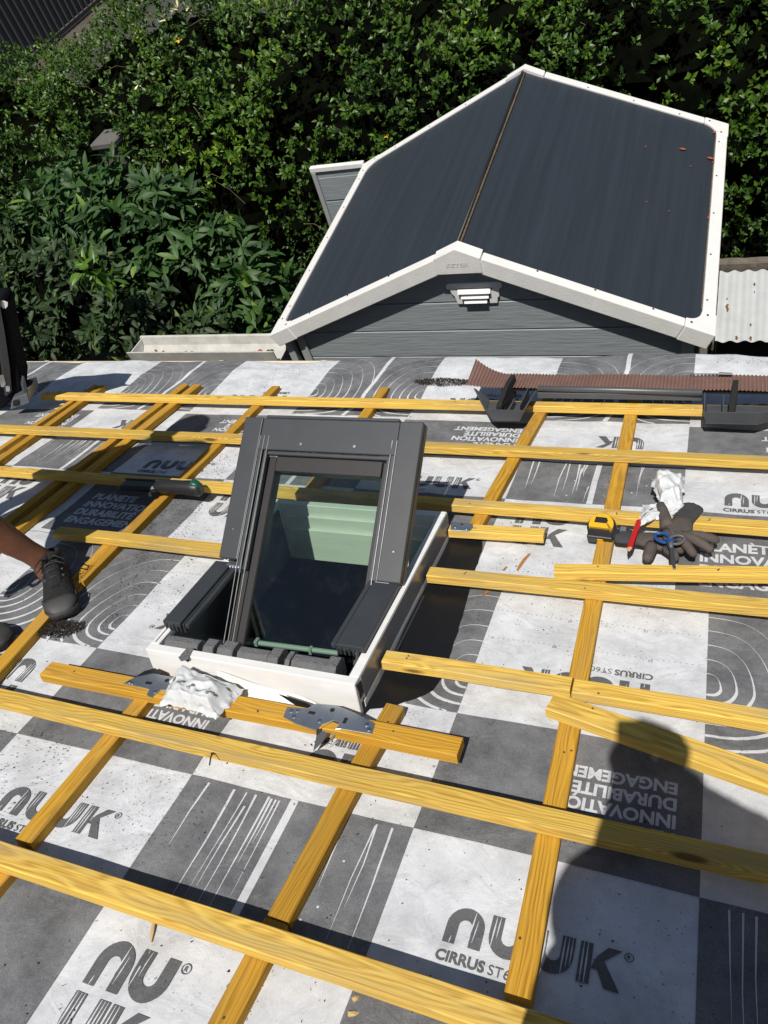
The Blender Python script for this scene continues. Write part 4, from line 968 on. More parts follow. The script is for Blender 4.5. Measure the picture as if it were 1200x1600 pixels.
for (c, dep, sg) in ((FLc, DEPL, 1), (FRc, DEPR, -1)):
    Ms, l = side_frame(c, FAp, sg, dep)
    dA = DEPA
    def yb(x): return dep + (dA - dep) * x / l          # back edge
    b = MB(); b.add([(.02, .03, -.03), (l - .012, .03, -.03), (l - .012, yb(l) - .03, -.03), (.02, yb(0) - .03, -.03), (.02, .03, .0), (l - .012, .03, .0), (l - .012, yb(l) - .03, .0), (.02, yb(0) - .03, .0)],
                    [(3, 2, 1, 0), (4, 5, 6, 7), (0, 1, 5, 4), (1, 2, 6, 5), (2, 3, 7, 6), (3, 0, 4, 7)])
    b.build('roof_panel', M_RP, shed, Ms, .003)
    tw = .062; hz = .014
    def trim(mb, name='roof_trim'): return mb.build(name, M_TRIM, shed, Ms, .006, 2)
    b = MB(); b.box(-.012, tw, .152, yb(0) - .152, -.055, hz - .002); t1 = trim(b)
    b = MB(); b.box(.152, l - .142, -.012, .050, -.085, hz - .002); t2 = trim(b)
    b = MB(); q = yb(.15), yb(l - .14)
    b.add([(.152, q[0] - .055, -.07), (l - .142, q[1] - .055, -.07), (l - .142, q[1] + .012, -.07), (.152, q[0] + .012, -.07), (.152, q[0] - .055, hz - .002), (l - .142, q[1] - .055, hz - .002), (l - .142, q[1] + .012, hz - .002), (.152, q[0] + .012, hz - .002)],
          [(3, 2, 1, 0), (4, 5, 6, 7), (0, 1, 5, 4), (1, 2, 6, 5), (2, 3, 7, 6), (3, 0, 4, 7)]); t3 = trim(b)
    # corner pieces with a rounded inner corner
    for back in (0, 1):
        arc = [(.066 + .084 * (1 - math.cos(t)), .150 - .094 * math.sin(t)) for t in [k * math.pi / 2 / 8 for k in range(9)]]
        P = [(-.016, -.016), (.150, -.016)] + [(x, y) for x, y in arc[::-1]] + [(-.016, .150)]
        if back: P = [(x, yb(x) - y) for x, y in P]
        b = MB(); b.prism(P, -.088 if not back else -.07, hz); ck = b.build('roof_corner', M_TRIM, shed, Ms, .005, 2)
        s_ = MB(); s_.cyl((.120, (.028 if not back else yb(0) - .028), hz - .001), (0, 0, 1), .007, .003, 10); s_.build('screw', M_SCR, ck, Ms)
        s_ = MB(); s_.cyl((.036, (.125 if not back else yb(0) - .125), hz - .001), (0, 0, 1), .007, .003, 10); s_.build('screw', M_SCR, ck, Ms)
    for k in range(5):
        s_ = MB(); s_.cyl((.044, .25 + k * (dep - .5) / 4, hz - .003), (0, 0, 1), .006, .003, 10); s_.build('screw', M_SCR, t1, Ms)
    for k in range(3):
        s_ = MB(); s_.cyl((.33 + k * .32, .036, hz - .003), (0, 0, 1), .006, .003, 10); s_.build('screw', M_SCR, t2, Ms)
        s_ = MB(); s_.cyl((.33 + k * .32, yb(.33 + k * .32) - .042, hz - .003), (0, 0, 1), .006, .003, 10); s_.build('screw', M_SCR, t3, Ms)
    # grime in the lower edge and ridge side
    if sg < 0:
        b = MB(); b.smooth = True
        b.tube([(tw + .004, .18 + k * (yb(0) - .36) / 12, .001 + .002 * noise.noise(Vector((k, 0, 0)))) for k in range(13)], [.003 + .003 * abs(noise.noise(Vector((k * .8, 3, 0)))) for k in range(13)], 6)
        b.build('leaf_grime', M_MOSS, shed, Ms)
# apex caps, front and back
def apex(y0, y1, zlow, name, withplate):
    dl = (FLc - FAp).normalized() * .140; dr = (FRc - FAp).normalized() * .140
    up = Vector((0, 0, .020)); A = FAp.copy()
    m_ = MB()
    top = [A + dl + up * .8, A + up, A + dr + up * .8]
    lowz = [Vector((0, 0, -zlow)), Vector((0, 0, -zlow)), Vector((0, 0, -zlow))]
    for a_, c_ in ((0, 1), (1, 2)):
        p, q = top[a_], top[c_]
        pl, ql = p.copy(), q.copy()
        pl.z -= zlow; ql.z -= zlow
        if withplate:
            pl.z = ql.z = A.z + dl.z - .075
        V = []
        for yy in (y0, y1): V += [Vector((p.x, yy, p.z)), Vector((q.x, yy, q.z)), Vector((ql.x, yy, ql.z)), Vector((pl.x, yy, pl.z))]
        m_.add(V, [(0, 1, 2, 3), (7, 6, 5, 4), (0, 4, 5, 1), (2, 6, 7, 3)] + ([(0, 3, 7, 4)] if a_ == 0 else [(1, 5, 6, 2)]))
    bmx = m_.build(name, M_TRIM, shed, I4)
    return bmx
ap1 = apex(3.38, 3.462, .1, 'apex_cap', True)
apex(3.40 + DEPA - .055, 3.40 + DEPA + .015, .08, 'apex_cap', False)
T, wd = text_tris('KETER', 0.02)
b = MB()
for t in T: b.add([(p[0] / wd * .125 + FAp.x - .065, 3.3785, FAp.z - .085 + p[1] * .034) for p in t], [(0, 1, 2)])
for t in T: b.add([(p[0] / wd * .125 + FAp.x - .065 + .002, 3.3795, FAp.z - .087 + p[1] * .034) for p in t], [(0, 1, 2)]); b.m[-1] = 1  # grey copy set off to one side paints the letters' shade
b.build('lettering_and_shade', [M_TRIM, M_POST], ap1, I4)
b = MB(); b.smooth = True
b.tube([(FAp.x - .008, 3.46, FAp.z + .001), (FAp.x - .008, 3.40 + DEPA - .05, FAp.z + .001)], .010, 8); b.build('ridge_seal', M_RUB, shed, I4)
b = MB(); b.smooth = True
b.tube([(FAp.x + .010, 3.47 + k * .12, FAp.z + .001 + .002 * noise.noise(Vector((k, 1, 0)))) for k in range(17)], [.006 + .004 * abs(noise.noise(Vector((k * .7, 0, 2)))) for k in range(17)], 6); b.build('ridge_grime', M_MOSS, shed, I4)
# walls
WX0, WX1 = -2.400, -.085; WY0, WY1 = 3.458, 5.33
gab = [(WX0, 0), (WX1, 0), (WX1, 1.838 + .03), (FAp.x, FAp.z - .035), (WX0, 1.885 + .03)]
def clipz(P, z, keep_above):
    o = []
    for i in range(len(P)):
        a, c = P[i], P[(i + 1) % len(P)]
        ia, ic = (a[1] >= z) == keep_above or a[1] == z, (c[1] >= z) == keep_above or c[1] == z
        if ia: o.append(a)
        if ia != ic and a[1] != c[1]:
            t = (z - a[1]) / (c[1] - a[1]); o.append((a[0] + (c[0] - a[0]) * t, z))
    return o
MXZ = Matrix(((1, 0, 0, 0), (0, 0, -1, 0), (0, 1, 0, 0), (0, 0, 0, 1)))       # (x, z, depth) -> world
def gable(yf, name):
    b = MB(); b.prism(gab, -(yf + .035), -(yf + .014), MXZ)
    zz = 0.02; hb_ = .203
    while zz < 2.4:
        P = clipz(clipz(gab, zz + .003, True), zz + hb_ - .004, False)
        if len(P) >= 3:
            b.prism(P, -(yf + .0135), -yf, MXZ)
        zz += hb_
    return b.build(name, M_SID, shed, I4, .004)
gable(WY0, 'front_wall'); gable(WY1 - .03, 'back_wall')
for xx, nm in ((WX0, 'side_wall'), (WX1 - .03, 'side_wall')):
    b = MB(); b.box(xx, xx + .03, WY0 + .036, WY1 - .031, 0, 1.86)
    b.build(nm, M_SID, shed, I4)
for (x0, x1) in ((WX0 - .045, WX0 + .012), (WX1 - .012, WX1 + .05)):
    b = MB(); b.box(x0, x1, WY0 - .018, WY0 - .0008, 0, 1.84); b.build('corner_post', M_POST, shed, I4, .004)
b = MB(); b.box(WX0 - .135, WX0 - .085, WY0 - .03, WY0 + .02, 0, 1.86); b.build('support_bar', M_POST, shed, I4, .003)
# gable vent
vx, vz = -1.195, FAp.z - .325
b = MB(); yv = WY0 - .014
b.prism([(vx - .160, vz + .05), (vx - .142, vz + .046), (vx - .136, vz + .02), (vx - .122, vz + .0), (vx - .112, vz - .054), (vx + .120, vz - .054), (vx + .127, vz - .015), (vx + .136, vz - .012), (vx + .139, vz + .02), (vx + .146, vz + .046), (vx + .160, vz + .05), (vx + .160, vz + .078), (vx + .135, vz + .086), (vx - .140, vz + .084), (vx - .160, vz + .076)], -(yv + .014), -yv, MXZ)
vent = b.build('gable_vent', M_TRIM, shed, I4, .003)
for k in range(3):
    zz = vz + .038 - k * .032; hw = .094 - k * .014
    b = MB(); b.add([(vx - hw, yv - .020, zz - .010), (vx + hw, yv - .020, zz - .010), (vx + hw, yv - .001, zz + .012), (vx - hw, yv - .001, zz + .012), (vx - hw, yv - .001, zz - .014), (vx + hw, yv - .001, zz - .014)], [(0, 1, 2, 3), (0, 3, 4), (1, 5, 2), (0, 4, 5, 1)])
    b.build('slat', M_TRIM, vent, I4)
b = MB(); b.prism([(vx - .100, vz + .052), (vx + .102, vz + .052), (vx + .072, vz - .044), (vx - .068, vz - .044)], -(yv - .0012), -(yv - .0004), MXZ); b.build('dark_opening', M_SCR, vent, I4)
# open door leaf on the far gable
dr = MB(); dr.box(-3.035, -2.58, 5.430, 5.452, .05, 1.872); door = dr.build('door', M_SID, shed, I4)
for k in range(8):
    b = MB(); b.box(-3.005, -2.585, 5.424, 5.4295, 1.62 - k * .21, 1.62 - k * .21 + .198); b.build('board', M_SID, door, I4, .004)
b = MB(); b.box(-3.055, -2.58, 5.415, 5.460, 1.8722, 1.915); b.build('top_rail', M_TRIM, door, I4, .006, 2)
b = MB(); b.box(-3.052, -3.012, 5.415, 5.460, .05, 1.8718); b.build('edge_stile', M_POST, door, I4, .004)
# dry leaves on the roof, each one lying loose
M_RUST = mat('dry_leaf', (0.33, 0.09, 0.035), 0.8, var=0.4, vscale=60)
Ms, l = side_frame(FRc, FAp, -1, DEPR)
rl = random.Random(5)
for k, (x, y, L_, an) in enumerate([(.115, 1.66, .05, 1.5), (.30, 1.66, .045, 1.3), (.52, 1.55, .02, .3), (.32, .95, .015, 1), (.46, .98, .014, 2), (.075, 1.0, .03, .2), (.075, 1.62, .03, .4), (.09, 1.98, .05, .8), (.22, 1.50, .016, 1)]):
    b = MB(); n = 5; rows = []
    for i in range(n + 1):
        t = i / n; ww = L_ * .22 * math.sin(math.pi * (.08 + .88 * t)); zc = .004 + L_ * .25 * (t - .4) ** 2 * 2
        rows.append([(-ww, t * L_, zc + ww * .7), (0, t * L_, zc), (ww, t * L_, zc + ww * .7)])
    b.loft(rows, cap=False, closed=False)
    o = b.build('dry_leaf', M_RUST, None, Ms @ Matrix.Translation((x, y, .001)) @ Matrix.Rotation(an, 4, 'Z'), recalc=False)
    tag(o, 'small rust coloured dry leaf lying on the right slope of the shed roof', 'dry leaf', 'dry leaves on the shed roof')

# ------------------------------------------------------------------ white trough left of the shed, on a low wall
gw = MB(); gw.box(-3.78, -2.62, 3.36, 3.62, 0, 1.655)
tag(gw.build('garden_wall', mat('rough_render', (0.42, 0.40, 0.36), .9, var=.3, bump=.5, bscale=40), bevel=.01), 'rendered garden wall carrying the white trough beside the shed', 'garden wall')
tr = thing('gutter_trough', 'white plastic gutter channel lying left of the shed, dead leaves inside', 'gutter channel', Matrix.Translation((-3.1, 3.45, 1.70)))
b = MB(); sec = [(3.370, 1.775), (3.376, 1.700), (3.40, 1.672), (3.50, 1.672), (3.53, 1.70), (3.548, 1.757), (3.566, 1.760), (3.564, 1.752), (3.554, 1.747), (3.538, 1.694), (3.505, 1.662), (3.395, 1.662), (3.368, 1.694), (3.358, 1.776)]
b.loft([[(x, y, z) for y, z in sec] for x in (-3.80, -3.4, -3.0, -2.60)])
M_DIRTYW = mat('weathered_pvc', (0.52, 0.51, 0.47), .55, var=.3, vscale=12)
b.build('channel', M_DIRTYW, tr, I4, .0015)
b = MB(); b.prism([(3.379, 1.755), (3.383, 1.702), (3.402, 1.676), (3.498, 1.676), (3.524, 1.702), (3.540, 1.745)], -3.792, -3.786, Matrix(((0, 0, 1, 0), (1, 0, 0, 0), (0, 1, 0, 0), (0, 0, 0, 1)))); b.build('end_plate', M_TRIM, tr, I4)
rl = random.Random(9)
for k in range(16):
    b = MB(); L_ = rl.uniform(.015, .045); rows = []
    for i in range(5):
        t = i / 4; ww = L_ * .25 * math.sin(math.pi * (.08 + .88 * t)); rows.append([(-ww, t * L_, .006 + ww), (0, t * L_, .004), (ww, t * L_, .006 + ww * .5)])
    b.loft(rows, cap=False, closed=False)
    x = rl.choice((rl.uniform(-3.7, -2.75), rl.uniform(-2.85, -2.66)))
    o = b.build('dead_leaf', M_RUST if k % 3 else M_SOIL, None, Matrix.Translation((x, rl.uniform(3.41, 3.49), 1.6725)) @ Matrix.Rotation(rl.uniform(0, 6), 4, 'Z'), recalc=False)
    tag(o, 'small brown dead leaf lying in the white gutter channel', 'dead leaf', 'dead leaves in the channel')

# ------------------------------------------------------------------ corrugated lean-to at the right
lt = thing('corrugated_shelter', 'low shelter with a pale rusty corrugated sheet roof right of the shed', 'shelter', Matrix.Translation((.8, 3.85, 0)))
M_CORR = mat('pale_corrugated_sheet', (0.46, 0.48, 0.475), 0.5, spec=.4, var=.2, vscale=6)
M_RUSTS = mat('rust', (0.17, 0.075, 0.03), .9, var=.5, vscale=60)
M_OLDW = mat('mossy_old_timber', (0.16, 0.135, 0.105), .95, var=.6, vscale=14, bump=.8, bscale=40)
ca, cbk = atY(1117, 534, 3.62), atY(1120, 425, 4.12)
def corr(x): return .0075 * math.sin((x - ca.x) * 2 * math.pi / .074 + 1.2)
b = MB(); b.smooth = True; rows = []
for j in range(9):
    t = j / 8; rows.append([(x, ca.y + (cbk.y - ca.y) * t, ca.z + (cbk.z - ca.z) * t + corr(x)) for x in np.arange(ca.x, ca.x + 1.9, .0074)])
b.loft(rows, cap=False, closed=False); sh = b.build('roof_sheet', M_CORR, lt, I4, recalc=False)
for (px_, py_, r) in ((1136, 478, .012), (1137, 484, .010), (1151, 527, .011), (1173, 528, .011), (1179, 443, .009), (1179, 455, .005), (1173, 507, .008), (1136, 466, .006)):
    d = ray(px_, py_); nn = Vector((0, -(cbk.z - ca.z), cbk.y - ca.y)).normalized(); t = (ca - CAM).dot(nn) / d.dot(nn); p = CAM + d * t
    b = MB(); b.smooth = True
    pts = [(p.x + r * math.cos(q * .5236) * (.6 + .3 * math.sin(q * 2.7 + px_)), p.y + 1.4 * r * math.sin(q * .5236)) for q in range(12)]
    b.add([(x, y, ca.z + (cbk.z - ca.z) * (y - ca.y) / (cbk.y - ca.y) + corr(x) + .0022) for x, y in pts], [tuple(range(12))])
    b.build('rust_spot', M_RUSTS, sh, I4, recalc=False)
b = MB(); b.loft([[(x, cbk.y + .01, cbk.z - .03), (x, cbk.y + .07 + .006 * noise.noise(Vector((x * 9, 0, 0))), cbk.z - .03), (x, cbk.y + .065, cbk.z + .045 + .008 * noise.noise(Vector((x * 12, 2, 0)))), (x, cbk.y + .012, cbk.z + .040 + .008 * noise.noise(Vector((x * 11, 5, 0))))] for x in np.arange(ca.x - .03, ca.x + 1.9, .04)])
b.build('rear_beam', M_OLDW, lt, I4)
b = MB(); b.loft([[(ca.x - .035 + .004 * noise.noise(Vector((y * 15, 0, 0))), y, ca.z + (cbk.z - ca.z) * (y - ca.y) / .5 - .05), (ca.x - .004, y, ca.z + (cbk.z - ca.z) * (y - ca.y) / .5 - .05), (ca.x - .004 + .006 * noise.noise(Vector((y * 25, 3, 0))), y, ca.z + (cbk.z - ca.z) * (y - ca.y) / .5 + .006), (ca.x - .033, y, ca.z + (cbk.z - ca.z) * (y - ca.y) / .5 + .004)] for y in np.arange(ca.y - .01, cbk.y, .03)])
b.build('verge_board', M_OLDW, lt, I4)
b = MB(); b.box(ca.x + .01, ca.x + 1.85, ca.y + .10, ca.y + .13, 0, ca.z - .03); b.box(ca.x - .03, ca.x + .009, ca.y + .10, cbk.y, 0, ca.z - .06); b.build('wall', mat('blackened_boards', (.018, .016, .014), .9), lt, I4)

# ------------------------------------------------------------------ foliage
def leaves_mesh(name, pos, dirs, nors, leng, wid, droop, tint, m, parent, secs=3):
    """numpy: one folded leaf per row"""
    n = len(pos); d = dirs / np.linalg.norm(dirs, axis=1, keepdims=True)
    s = np.cross(d, nors); s /= np.linalg.norm(s, axis=1, keepdims=True) + 1e-9; nn = np.cross(s, d)
    prof = {1: [(0, 0), (.45, 1), (1, 0)], 3: [(0, .06), (.22, .75), (.5, 1.0), (.78, .66), (1, .02)]}[secs]
    V = []
    for (t, wq) in prof:
        c = pos + d * (leng * t)[:, None] - nn * (droop * leng * t * t)[:, None]
        e = s * (wid * wq * .5)[:, None]; f = nn * (wid * wq * .16)[:, None]
        V += [c - e + f, c, c + e + f]
    k = len(prof); V = np.stack(V, 1).reshape(-1, 3)
    base = (np.arange(n) * 3 * k)[:, None, None]
    fq = []
    for i in range(k - 1):
        o = 3 * i; fq += [[o, o + 1, o + 4, o + 3], [o + 1, o + 2, o + 5, o + 4]]
    Fq = (np.array(fq)[None] + base).reshape(-1, 4)
    me = bpy.data.meshes.new(name); me.vertices.add(len(V)); me.vertices.foreach_set('co', V.astype(np.float32).ravel())
    nf = len(Fq); me.loops.add(nf * 4); me.polygons.add(nf)
    me.loops.foreach_set('vertex_index', Fq.ravel().astype(np.int32)); me.polygons.foreach_set('loop_start', np.arange(0, nf * 4, 4, dtype=np.int32))
    me.polygons.foreach_set('use_smooth', np.ones(nf, dtype=bool))
    at = me.attributes.new('tint', 'FLOAT', 'POINT'); at.data.foreach_set('value', np.repeat(tint, 3 * k).astype(np.float32))
    me.materials.append(m); me.update(); me.validate()
    o = bpy.data.objects.new(name, me); COL.objects.link(o)
    if parent is not None: o.parent = parent; o.matrix_world = I4
    return o
def sprigs(rs, cen, axis, per, leng, wid, spread, tintb):
    """rosettes of leaves round an axis"""
    n = len(cen); per_ = per
    c = np.repeat(cen, per_, 0); a = np.repeat(axis, per_, 0); a = a / np.linalg.norm(a, axis=1, keepdims=True)
    r = rs.normal(size=c.shape); r -= a * (r * a).sum(1, keepdims=True); r /= np.linalg.norm(r, axis=1, keepdims=True)
    k = rs.uniform(.2, 1, (len(c), 1))
    d = a * (1 - spread * k) + r * (spread * k + .25)
    p = c + a * (leng * .9 * rs.uniform(-.9, .4, len(c)))[:, None] + r * .004
    nor = a * 1.0 + rs.normal(size=c.shape) * .35
    L_ = leng * rs.uniform(.6, 1.2, len(c)); W_ = wid * rs.uniform(.75, 1.2, len(c))
    t = np.clip(np.repeat(tintb, per_) + rs.normal(size=len(c)) * .22, 0, 1)
    return p, d, nor, L_, W_, t
nz = lambda x, y, z: noise.noise(Vector((x, y, z)))

PROF = [(5.70, 0.0), (5.84, .8), (6.02, 1.4), (6.35, 1.86), (6.85, 2.12), (7.6, 2.25), (8.5, 2.25), (9.1, 2.0), (9.35, 1.2), (9.45, 0)]
pl = [0]
for i in range(1, len(PROF)): pl.append(pl[-1] + math.dist(PROF[i], PROF[i - 1]))
def prof(s):
    for i in range(1, len(PROF)):
        if s <= pl[i] or i == len(PROF) - 1:
            t = (s - pl[i - 1]) / (pl[i] - pl[i - 1]); a, c = PROF[i - 1], PROF[i]
            y = a[0] + (c[0] - a[0]) * t; z = a[1] + (c[1] - a[1]) * t; dy, dz_ = c[0] - a[0], c[1] - a[1]; l = math.hypot(dy, dz_)
            return y, z, -dz_ / l, dy / l
def hsc(x):
    k = min(max((x + 7.6) / 1.2, 0), 1); k = k * k * (3 - 2 * k)
    return .965 + .16 * k
def hpoint(x, s, off):
    y, z, ny, nz_ = prof(s)
    lump = .24 * nz(x * .75, s * .9, 3.3) + .30 * nz(x * 1.9, s * 2.0, 7.1) + .15 * nz(x * 4.4, s * 4.4, 1.1)
    o = lump + off
    return Vector((x + .12 * nz(x * 2, s * 2, 20.), y + ny * o, z * hsc(x) + nz_ * o)), Vector((.25 * nz(x * 1.5, s * 1.5, 9), ny, nz_))
hedge = thing('hedge', 'tall dense green hedge of small leaves filling the background behind the shed', 'hedge', Matrix.Translation((-3.5, 7.2, 0)))
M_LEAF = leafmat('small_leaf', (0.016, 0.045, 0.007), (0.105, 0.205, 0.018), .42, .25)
M_INNER = mat('shaded_branches', (0.004, 0.005, 0.003), 1.0, spec=0.0, var=.6, vscale=8)  # near-black, the shade of the leaf gaps put into its colour
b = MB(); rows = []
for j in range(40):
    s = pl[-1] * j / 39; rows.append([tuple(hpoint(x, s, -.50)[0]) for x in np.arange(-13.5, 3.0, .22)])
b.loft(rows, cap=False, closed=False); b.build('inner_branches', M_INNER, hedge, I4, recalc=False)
rs = np.random.RandomState(4); rg = random.Random(4)
STONE = Vector((-5.62, 6.16, 2.03))
cen, axs, tb = [], [], []
N1 = 16500
while len(cen) < N1:
    x = rg.uniform(-12.5, 2.6); s = rg.uniform(0, pl[-1] - .9)
    g = nz(x * 1.3, s * 1.5, 41) + .6 * nz(x * 3.1, s * 3.1, 17)
    if g < -.19 and rg.random() < .92: continue
    dep = rg.random() ** 1.6 * .30
    p, nn = hpoint(x, s, -dep + .05 * rg.random() + (.10 if rg.random() < .03 else 0))
    if (p - STONE).length < .13 and p.y < STONE.y + .1: continue
    if x > .8 and rg.random() < .5: continue
    ax = nn.normalized() * .8 + Vector((rg.uniform(-.5, .5), rg.uniform(-.7, .1), rg.uniform(.1, .9)))
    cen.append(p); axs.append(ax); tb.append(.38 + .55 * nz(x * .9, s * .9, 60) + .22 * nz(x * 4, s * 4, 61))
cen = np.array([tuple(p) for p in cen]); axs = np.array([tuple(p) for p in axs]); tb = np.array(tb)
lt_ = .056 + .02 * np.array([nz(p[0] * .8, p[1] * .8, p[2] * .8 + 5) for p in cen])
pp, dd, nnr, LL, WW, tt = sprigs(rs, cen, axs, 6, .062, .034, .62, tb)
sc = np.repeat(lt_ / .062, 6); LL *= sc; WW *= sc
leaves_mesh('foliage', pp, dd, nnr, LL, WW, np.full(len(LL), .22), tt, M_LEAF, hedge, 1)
# bare twigs and long shoots
b = MB()
for k in range(70):
    x = rg.uniform(-9, 1.2); s = rg.uniform(.6, pl[-1] - 1.4); p, nn = hpoint(x, s, -.05)
    d = Vector((rg.uniform(-1, 1), rg.uniform(-.9, .2), rg.uniform(-.2, 1))).normalized() * rg.uniform(.15, .38)
    b.tube([p, p + d * .5 + Vector((0, 0, .03)), p + d + Vector((0, 0, -.02))], [.003, .0024, .0014], 5)
b.build('twigs', mat('pale_twig', (.17, .13, .07), .9), hedge, I4)['kind'] = 'stuff'
# honeysuckle blossoms at the top left
M_FLW = mat('cream_petal', (.75, .70, .42), .6); M_FLY = mat('yellow_petal', (.75, .50, .03), .6)
def blossom(px, py, Y, r, m):
    p = atY(px, py, Y); b = MB(); b.smooth = True
    for k in range(9):
        a = Vector((rg.uniform(-1, 1), rg.uniform(-1.2, .2), rg.uniform(-.3, 1))).normalized()
        sd_ = a.cross(Vector((.3, .4, .8))).normalized()
        b.add([p, p + a * r * .6 + sd_ * r * .16, p + a * r, p + a * r * .6 - sd_ * r * .16], [(0, 1, 2, 3)])
    b.build('blossom', m, hedge, I4, recalc=False)
for (px, py, Y, r, m) in ((278, 14, 7.6, .10, M_FLW), (258, 30, 7.5, .09, M_FLW), (296, 12, 7.7, .08, M_FLW), (221, 52, 7.6, .09, M_FLY), (280, 62, 7.2, .07, M_FLY), (216, 132, 6.55, .07, M_FLW), (400, 14, 7.7, .05, M_FLY), (604, 212, 6.1, .04, M_FLY)): blossom(px, py, Y, r, m)
# old wall showing through the hedge
b = MB(); b.box(-5.74, -5.48, 6.22, 6.46, 0, 1.93); wl_ = b.build('stone_wall', mat('old_stone', (.12, .115, .10), .95, var=.4, vscale=10, bump=.7, bscale=25), bevel=.012)
tag(wl_, 'short piece of grey stone wall showing through a gap in the hedge at left', 'stone wall')
b = MB(); b.box(-5.76, -5.46, 6.18, 6.49, 1.9305, 1.99); b.build('coping', mat('stone_coping', (.13, .125, .115), .95, var=.3, bump=.5, bscale=20), wl_, I4, .01)

def bush(name, label, cat, blobs, n, leng, wid, per, m, seed, droop=.35, spread=.85):
    root = thing(name, label, cat, Matrix.Translation((blobs[0][0].x, blobs[0][0].y, 0)))
    rg = random.Random(seed); rs = np.random.RandomState(seed)
    tot = sum(r[0] * r[2] for _, r in blobs); cen, axs, tb = [], [], []
    bi = MB(); bi.smooth = True
    for bc, r in blobs:
        k = int(n * r[0] * r[2] / tot); made = 0
        while made < k:
            d = Vector((rg.gauss(0, 1), rg.gauss(0, 1), rg.gauss(0, 1))).normalized()
            if d.y > .55 or d.z < -.75: continue
            g = nz(d.x * 2 + bc.x, d.y * 2, d.z * 2 + bc.z)
            if g < -.12 and rg.random() < .85: continue
            q = 1 + .38 * g - rg.random() ** 2 * .40
            p = bc + Vector((d.x * r[0], d.y * r[1], d.z * r[2])) * q
            if p.z < .05: p.z = .05
            cen.append(p); axs.append(d * .55 + Vector((rg.uniform(-.4, .4), rg.uniform(-.6, .1), rg.uniform(.3, 1)))); tb.append(.42 + .5 * g); made += 1
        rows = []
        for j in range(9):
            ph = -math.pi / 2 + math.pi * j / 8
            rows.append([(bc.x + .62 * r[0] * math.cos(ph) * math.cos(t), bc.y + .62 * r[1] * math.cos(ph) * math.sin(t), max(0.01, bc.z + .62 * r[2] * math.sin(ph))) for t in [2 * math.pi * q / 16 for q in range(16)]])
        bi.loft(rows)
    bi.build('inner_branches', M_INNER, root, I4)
    cen = np.array([tuple(p) for p in cen]); axs = np.array([tuple(p) for p in axs])
    p, d, nn, L_, W_, t = sprigs(rs, cen, axs, per, leng, wid, spread, np.array(tb))
    leaves_mesh('foliage', p, d, nn, L_, W_, np.full(len(L_), droop), t, m, root, 3)
    return root
M_BIG = leafmat('broad_leaf', (0.016, 0.044, 0.012), (0.052, 0.120, 0.024), .55, .22)
M_DULL = leafmat('dull_leaf', (0.014, 0.028, 0.010), (0.036, 0.075, 0.018), .6, .15)
bush('broadleaf_shrub', 'broad leaved shrub with long drooping leaves below the hedge at left', 'shrub',
     [(atY(215, 360, 5.55), (.95, .42, .60)), (atY(330, 440, 5.3), (.70, .40, .62)), (atY(395, 500, 5.1), (.45, .35, .5)), (atY(120, 330, 5.7), (.6, .4, .4))], 620, .165, .055, 7, M_BIG, 11)
bush('dark_shrub', 'darker shrub with curled leaves in the lower left corner, above the eave', 'shrub',
     [(atY(120, 470, 4.9), (.75, .40, .58)), (atY(40, 520, 4.6), (.5, .35, .55)), (atY(230, 510, 4.7), (.55, .35, .40)), (atY(20, 420, 5.2), (.6, .4, .5)), (atY(330, 540, 4.6), (.4, .3, .3))], 760, .125, .042, 7, M_DULL, 12)
bush('leafy_seedling', 'young light green plant with bright leaves in front of the dark shrub', 'young plant',
     [(atY(148, 422, 4.35), (.10, .08, .12))], 9, .17, .05, 6, leafmat('young_leaf', (.06, .14, .015), (.13, .25, .03), .4, .3), 13)

# far fence beyond the hedge, at the top left
fc = thing('slat_fence', 'dark vertical slat fence beyond the hedge in the top left corner', 'fence', Matrix.Translation((-14.0, 16, 0)))
M_FEN = mat('dark_fence_metal', (.035, .037, .045), .5)
b = MB(); b.box(-14.4, -14.37, 8.5, 24, .15, 2.1); b.build('backing_panel', M_FEN, fc, I4)
for k in range(50):
    y = 12.0 + k * .22; b = MB(); b.box(-14.365, -14.345, y, y + .05, .1, 2.15); b.build('slat', mat('fence_slat', (.10, .10, .105), .5) if k == 0 else bpy.data.materials['fence_slat'], fc, I4)
b = MB(); b.box(-14.34, -14.31, 8.5, 24, .06, .14); b.build('rail', M_FEN, fc, I4)

